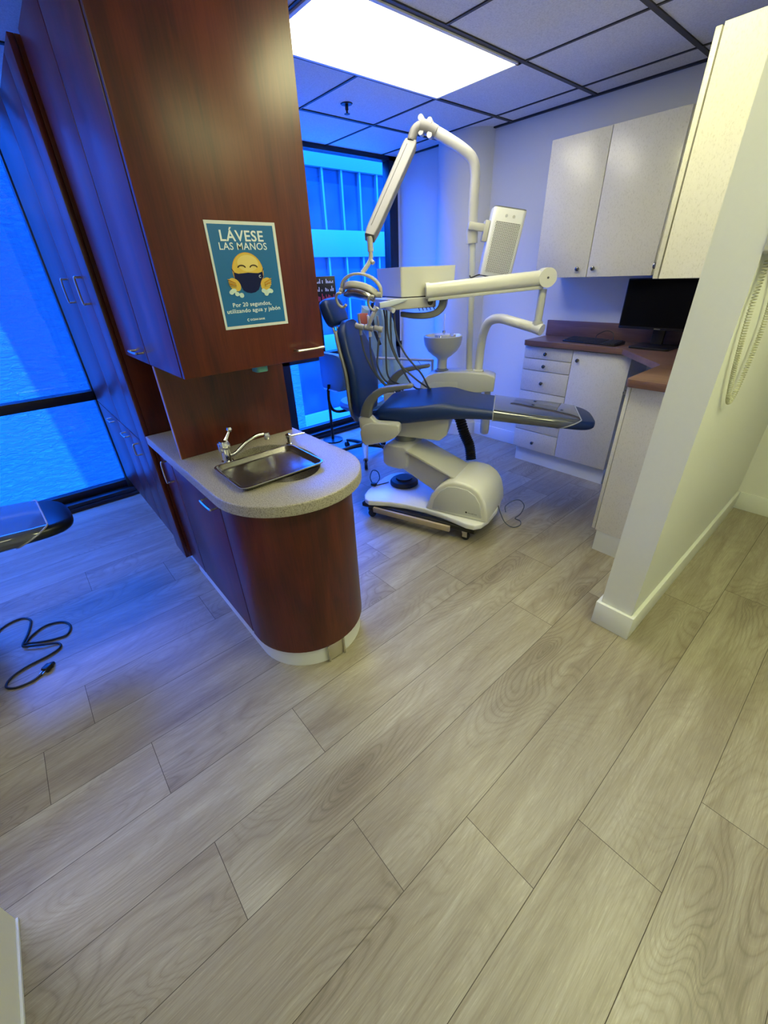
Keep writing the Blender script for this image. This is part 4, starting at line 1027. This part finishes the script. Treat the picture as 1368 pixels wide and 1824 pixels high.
f = NB(); lathe(f, [(.016, 0), (.016, .006), (.010, .008), (0, .008)], 18, mtx=U1.inverted() @ U1 @ BOX @ Matrix.Translation((.175, -.020, 1.300)) @ Matrix.Rotation(PI / 2, 4, 'X')); part('gauge', f, M['ink'], cp_, U1)
for k in range(5):
    f = NB(); tube(f, [tuple(BOX @ Vector((.10 + .024 * k, -.02, 1.275))), tuple(BOX @ Vector((.105 + .025 * k, -.024, 1.258)))], .0028, 6); part('valve_lever', f, M['ink'], cp_, U1)
f = NB(); R = []
for u_, z_, a2, h_ in ((-.605, 1.236, 90, .026), (-.53, 1.226, 92, .030), (-.45, 1.226, 84, .034), (-.39, 1.240, 55, .040), (-.355, 1.275, 20, .044), (-.345, 1.335, 4, .044)):
    c_ = Vector((u_, .13, z_)); n2_ = Vector((math.cos(math.radians(a2 - 0)), 0, -math.sin(math.radians(a2)))) * -1
    R.append([tuple(c_ + n2_ * b_ + Vector((0, a_, 0))) for a_, b_ in rrect(-.035, .035, -h_ / 2, h_ / 2, .007, 3)])
loft(f, R, smooth=3); part('support_bracket', f, M['grey_plastic'], du, U1, ang=50)
f = NB(); loft(f, [[tuple(BOX @ Vector((x, a_, z + b_))) for a_, b_ in rrect(-.035, -.005, 0, h_, .003, 2)] for x, z, h_ in ((-.15, 1.285, .030), (-.08, 1.292, .030), (-.02, 1.306, .020), (.02, 1.318, .008))]); part('tray_handle', f, M['pclear'], du, U1)
# instrument holder, handpieces and hoses
f = NB(); tube(f, [(-.735, .02, 1.285), (-.760, .0, 1.23), (-.790, -.01, 1.17)], [.016, .011], 10, 3); part('holder_stem', f, M['plastic'], du, U1)
for k, (u, v_, z) in enumerate(((-.838, -.005, 1.178), (-.780, .0, 1.168), (-.722, .005, 1.163))):
    f = NB(); tube(f, [(u - .026, v_, z + .010), (u, v_, z + .004), (u + .026, v_, z - .002)], .017, 14, 2); h_ = part('instrument_holder', f, M['plastic'], du, U1)
    f = NB(); tube(f, [(u - .004, v_ - .004, z + .075), (u, v_, z + .02), (u + .004, v_ + .004, z - .045)], [.006, .010], 10, 2); part('handpiece', f, M['piping'] if k != 1 else M['white_plastic'], h_, U1)
f = NB(); tube(f, [(-.655, -.03, 1.285), (-.610, -.055, 1.268)], .014, 14); part('adjusting_knob', f, M['white_plastic'], du, U1)
hoses = [[(-.838, .0, 1.13), (-.815, .0, 1.02), (-.76, .0, .91), (-.69, .02, .82), (-.62, .08, .775)],
         [(-.780, .0, 1.12), (-.775, .0, 1.0), (-.745, .0, .90), (-.68, .04, .815), (-.60, .12, .775)],
         [(-.722, .005, 1.12), (-.733, .0, 1.02), (-.735, .0, .94), (-.69, .05, .84), (-.60, .16, .79)],
         [(-.690, .02, 1.275), (-.682, .02, 1.20), (-.684, .02, 1.05), (-.68, .04, .88), (-.62, .14, .80)],
         [(-.668, .0, 1.275), (-.660, .0, 1.12), (-.600, .0, .975), (-.50, .02, .875), (-.44, .10, .805), (-.46, .30, .75)],
         [(-.640, .0, 1.272), (-.650, .02, 1.15), (-.64, .03, 1.05), (-.57, .04, .90), (-.52, .10, .80), (-.50, .30, .74)],
         [(-.622, .0, 1.262), (-.612, .0, 1.14), (-.555, .0, 1.02), (-.46, .03, .90), (-.425, .10, .80), (-.44, .32, .74)]]
for h_ in hoses:
    f = NB(); tube(f, h_, .0058, 8, 6); part('hose', f, M['hose'], du, U1)

# overhead lamp on its own arm
ol = thing('operatory_light', 'cream overhead dental lamp on a jointed arm with two loop handles', 'dental lamp', U1 @ Matrix.Translation((-.52, .45, 2.13)))
f = NB(); tube(f, [(-.465, .455, 2.136), (-.510, .450, 2.160), (-.555, .445, 2.172)], .032, 16, 2); hb = part('hinge_block', f, M['arm_dark'], ol, U1)
for k, (u, z) in enumerate(((-.500, 2.155), (-.550, 2.172))):
    for dz in (-.030, .030):
        f = NB(); tube(f, [(u, .425, z + dz), (u, .475, z + dz)], .015, 16); part('hinge_pin', f, M['lift_grey'], hb, U1)
f = NB(); tube(f, [(-.548, .445, 2.172), (-.585, .435, 2.152), (-.605, .428, 2.105)], .026, 14, 4); part('elbow', f, M['arm_dark'], ol, U1)
a_, b_ = Vector((-.606, .425, 2.095)), Vector((-.722, -.100, 1.622))
dd2 = (b_ - a_).normalized(); s2 = dd2.cross(Vector((0, 1, 0))).normalized(); u2 = s2.cross(dd2)
f = NB(); loft(f, [[tuple(p + s2 * x + u2 * y) for x, y in rrect(-k * .038, k * .038, -.024, .024, .007, 3)] for p, k in ((a_, .9), (a_ + dd2 * .03, 1.0), (b_ - dd2 * .05, .85), (b_, .7))]); sa = part('spring_arm', f, M['arm_dark'], ol, U1)
f = NB(); loft(f, [[tuple(p + s2 * x + u2 * y) for x, y in rrect(-.012, -.009, -.0262, -.024, .0004, 1)] for p in (a_ + dd2 * .04, b_ - dd2 * .06)]); part('arm_slot', f, M['ink_grey'], sa, U1)
f = NB(); tube(f, [a_ - dd2 * .004, a_ + dd2 * .010], .031, 16); part('black_ring', f, M['ink'], sa, U1)
f = NB(); tube(f, [(-.722, -.100, 1.628), (-.718, -.105, 1.560)], .016, 14); tube(f, [(-.718, -.105, 1.565), (-.719, -.110, 1.525), (-.740, -.125, 1.490), (-.762, -.140, 1.462)], .012, 12, 4); tube(f, [(-.718, -.110, 1.520), (-.702, -.118, 1.506)], .011, 12); part('neck', f, M['plastic'], ol, U1)
# yoke arch
f = NB(); cc = Vector((-.772, -.140, 1.379)); R = []
for k in range(25):
    th = math.radians(-12 + 204 * k / 24); c_ = cc + Vector((math.cos(th) * .114, 0, math.sin(th) * .080)) + Vector((0, 0, -.0)) + Vector((0, 0, math.cos(th) * -.012))
    nrm = Vector((math.cos(th), 0, math.sin(th)))
    wv = .014 + .012 * math.sin(max(0, th))
    R.append([tuple(c_ + nrm * x + Vector((0, y, 0))) for x, y in rrect(-.007, .007, -wv, wv, .005, 2)])
loft(f, R); part('yoke', f, M['plastic'], ol, U1, ang=45)
# lamp head: banana shaped reflector housing, tilted
HM = Matrix.Diagonal((1, 1, 1, 1)) @ Matrix.Translation((-.776, -.145, 1.372)) @ Matrix.Rotation(math.radians(12), 4, 'Y') @ Matrix.Rotation(math.radians(-25), 4, 'X') @ Matrix.Diagonal((.92, .92, .92, 1))
f = NB(); R = []
for k in range(17):
    t_ = -1 + 2 * k / 16; x = t_ * .108; w_ = .060 * math.sqrt(max(.06, 1 - (abs(t_) ** 2.6))); zc = .012 * (1 - t_ * t_)
    R.append([(x, y, z + zc) for y, z in rrect(-w_, w_, -.012, .026, .010, 3)])
loft(f, R, mtx=HM); hd = part('lamp_housing', f, M['plastic'], ol, U1, ang=45)
f = NB(); R = []
for k in range(13):
    t_ = -1 + 2 * k / 12; x = t_ * .098; w_ = .052 * math.sqrt(max(.06, 1 - (abs(t_) ** 2.6))); zc = .012 * (1 - t_ * t_)
    R.append([(x, y, z + zc) for y, z in rrect(-w_, w_, -.042, -.011, .010, 3)])
loft(f, R, mtx=HM); part('reflector', f, M['steel'], hd, U1, ang=45)
for (u, z, s) in ((-.873, 1.336, -1), (-.688, 1.316, 1)):
    f = NB(); pts = [(u + .028 * math.cos(a2), -.200 - .02 * math.sin(a2), z + .036 * math.sin(a2)) for a2 in [math.radians(70 + 250 * k / 10) if s > 0 else math.radians(70 + 250 * k / 10) for k in range(11)]]
    tube(f, pts, .0075, 10, 2); part('loop_handle', f, M['plastic'], ol, U1)
for x in (-.884, -.666):
    f = NB(); tube(f, [(x - .012, -.145, 1.368 - .12 * (x + .776)), (x + .012, -.145, 1.368 - .12 * (x + .776))], .016, 14); part('pivot', f, M['plastic'], ol, U1)

# air purifier strapped to the post
# local frame: x across the perforated face, y depth (away from the camera), z up
ap = thing('air_purifier', 'white air purifier with a perforated face clamped to the lamp post', 'air purifier', U1 @ Matrix.Translation((-.05, .50, 1.59)) @ Matrix.Rotation(math.radians(12), 4, 'Z') @ Matrix.Rotation(math.radians(9.5), 4, 'Y'))
f = NB(); prism(f, rrect(-.098, .098, -.045, .085, .022, 5), -.180, .172, bev=.004); cs_ = part('case', f, M['white_plastic'], ap)
f = NB(); prism(f, rrect(-.094, .094, -.041, .081, .020, 5), .172, .178); part('top_cap', f, M['grey_plastic'], cs_)
f = NB(); prism(f, rrect(-.072, .076, -.162, .105, .006, 3), -.0470, -.0448, 'xz'); part('perforated_grille', f, M['perf'], cs_)
for x in (-.018, .026):
    f = NB(); cyl(f, (x, -.0475, .135), (x, -.0445, .135), .008, 16); part('keyhole', f, M['unit_grey'], cs_)
f = NB(); box(f, -.130, -.099, -.02, .045, -.005, .105, .006); part('bracket', f, M['plastic'], ap)
f = NB(); box(f, -.225, -.120, -.015, .02, .045, .085, .006); part('clamp', f, M['plastic'], ap)
f = NB(); tube(f, [(-.231, VB - .040, 1.425), (-.220, VB - .050, 1.415), (-.17, VB - .045, 1.428), (-.12, VB - .02, 1.418), (-.10, VB, 1.44)], .0040, 8, 5)
solo('purifier_cable', f, M['rubber'], 'short black cable between the lamp post and the bottom of the air purifier', 'cable', F=U1)

# corrugated hose below the seat
f = NB(); P = catmull([(-.245, .10, .675), (-.215, .11, .61), (-.175, .10, .50), (-.135, .09, .42), (-.115, .06, .33)], 14)
t = NB(); rings = []
pts = []; L0 = 0
prof = []
for i, p in enumerate(P):
    d = (P[min(i + 1, len(P) - 1)] - P[max(i - 1, 0)]).normalized(); a2 = d.cross(Vector((0, 1, 0))).normalized(); b2 = a2.cross(d)
    r2 = .037 if i % 2 else .031
    rings.append([tuple(p + a2 * math.cos(2 * PI * k / 18) * r2 + b2 * math.sin(2 * PI * k / 18) * r2) for k in range(18)])
loft(f, rings); solo('corrugated_hose', f, M['rubber'], 'thick black ribbed hose hanging below the navy seat to the chair base', 'hose', F=U1, ang=20)
f = NB(); tube(f, [(-.78, .0, .56), (-.80, .02, .48), (-.745, .06, .38), (-.66, .10, .31), (-.58, .12, .29)], .0075, 10, 6); solo('air_line', f, M['hose'], 'dark grey tube curving from below the armrest bracket to the chair base', 'hose', F=U1)

# ------------------------------------------------------------------ things behind the chair
st = thing('operator_stool', 'dental stool on casters with a backrest coloured like the blue window light behind the navy chair', 'stool', Matrix.Translation((-2.83, 2.17, 0)))
for k in range(5):
    a2 = math.radians(-38 + 72 * k); d = Vector((math.cos(a2), math.sin(a2), 0))
    f = NB(); tube(f, [d * .03 + Vector((0, 0, .115)), d * .15 + Vector((0, 0, .105)), d * .29 + Vector((0, 0, .078))], ([.030, .022] if k == 0 else [.022, .014]), 12, 3); lg = part('leg', f, M['unit_grey'] if k == 0 else M['black'], st)
    f = NB(); cyl(f, d * .30 + Vector((-.012 * d.y, .012 * d.x, .0292)), d * .30 + Vector((.012 * d.y, -.012 * d.x, .0292)), .029, 22); cyl(f, d * .29 + Vector((0, 0, .03)), d * .29 + Vector((0, 0, .085)), .008, 10); part('caster', f, M['rubber'], lg)
f = NB(); tube(f, [(0, 0, .10), (0, 0, .46)], .025, 18); part('column', f, M['unit_grey'], st)
f = NB(); lathe(f, [(.02, .455), (.17, .460), (.195, .475), (.20, .500), (.185, .525), (.12, .535), (0, .537)], 36); part('seat', f, M['stool_blue_light'], st)
f = NB(); tube(f, [(-.02, -.06, .455), (-.03, -.26, .47), (-.03, -.32, .56), (-.03, -.31, .70)], .012, 10, 5); part('back_support', f, M['black'], st)
f = NB(); loft(f, [[(x, -.31 + y - .05 * abs(x / .17) ** 2 * -1, z) for x, y in rrect(-w_, w_, -.025, .025, .02, 4)] for z, w_ in ((.66, .10), (.68, .15), (.76, .17), (.86, .17), (.92, .15), (.94, .10))], smooth=3); part('backrest', f, M['stool_blue_light'], st, ang=60)  # shape and blue stand in for a reflection in the window glass
# clothes draped over a rail
rl = thing('towel_rail', 'horizontal grey rail of a stand behind the navy chair with a small wire hook', 'rail', U1 @ Matrix.Translation((-.70, .66, .78)))
f = NB(); tube(f, [(-.94, .66, .885), (-.487, .66, .870)], .010, 12); tube(f, [(-.490, .66, .876), (-.490, .66, .700)], .010, 12); tube(f, [(-.490, .66, .71), (-.490, .585, .71)], .009, 10); part('bar', f, M['unit_grey'], rl, U1)
f = NB(); tube(f, [(-.60, .648, .866), (-.585, .645, .85), (-.572, .642, .82), (-.59, .64, .80), (-.615, .64, .805), (-.625, .642, .83)], .0022, 6, 5); part('hook', f, M['ink_grey'], rl, U1)
gw = NB(); R = []
for k in range(15):
    z = 1.235 - .56 * k / 14; w_ = .105 + .045 * math.sin(k * .55) * .4 + .055 * k / 14; c_ = -.965 + .085 * k / 14
    R.append([(c_ + w_ * x, .78 + .028 * y + .014 * math.sin(x * 9 + k * .5), z + .02 * math.sin(x * 5 + 1)) for x, y in [(math.cos(2 * PI * j / 40), math.sin(2 * PI * j / 40)) for j in range(40)]])
loft(gw, R); solo('draped_gown', gw, M['gown'], 'pale teal gown hanging behind the hoses of the navy dental chair', 'gown', F=U1, ang=70)
f = NB(); box(f, -1.080, -1.010, .722, .738, 1.10, 1.20, .004); solo('orange_packet', f, M['orange'], 'small orange packet hanging in front of the pale teal gown', 'packet', F=U1)
f = NB(); tube(f, [(-.93, .64, 1.315), (-.95, .64, 1.22), (-.945, .66, 1.10), (-.90, .66, .98)], .012, 8, 3); tube(f, [(-.93, .64, 1.315), (-.87, .64, 1.25)], .010, 8); part_dummy = None
solo('tubing_bundle', f, M['rubber'], 'black tubing looped over the stand between headrest and gown', 'tubing', F=U1)
# dark display behind the headrest, half hidden by the cherry cabinet
ds = thing('small_display', 'small dark display with white and pink traces behind the headrest, left of the lamp', 'display', frame(-3.387, 2.19, 0, 56))
f = NB(); tube(f, [(0, .02, .02), (0, .02, 1.28)], .014, 12); part('pole', f, M['black'], ds)
f = NB(); lathe(f, [(.10, 0), (.10, .012), (.03, .02), (0, .02)], 28, loc=(0, .02, 0)); part('foot', f, M['black'], ds)
f = NB(); box(f, -.155, .155, -.012, .012, 1.24, 1.458, .003); part('bezel', f, M['black'], ds)
rd = random.Random(5)
for row, (z0, z1, mm) in enumerate(((1.405, 1.440, 'hdr'), (1.345, 1.385, 'hdr'), (1.270, 1.330, 'pink'))):
    f = NB()
    for k in range(26):
        x = -.14 + k * .0108
        h_ = rd.uniform(.3, 1.0) * (z1 - z0)
        if rd.random() < .9: box(f, x, x + .0065, -.0135, -.0122, z0, z0 + h_)
    part('trace', f, M[mm], ds, kind='stuff')
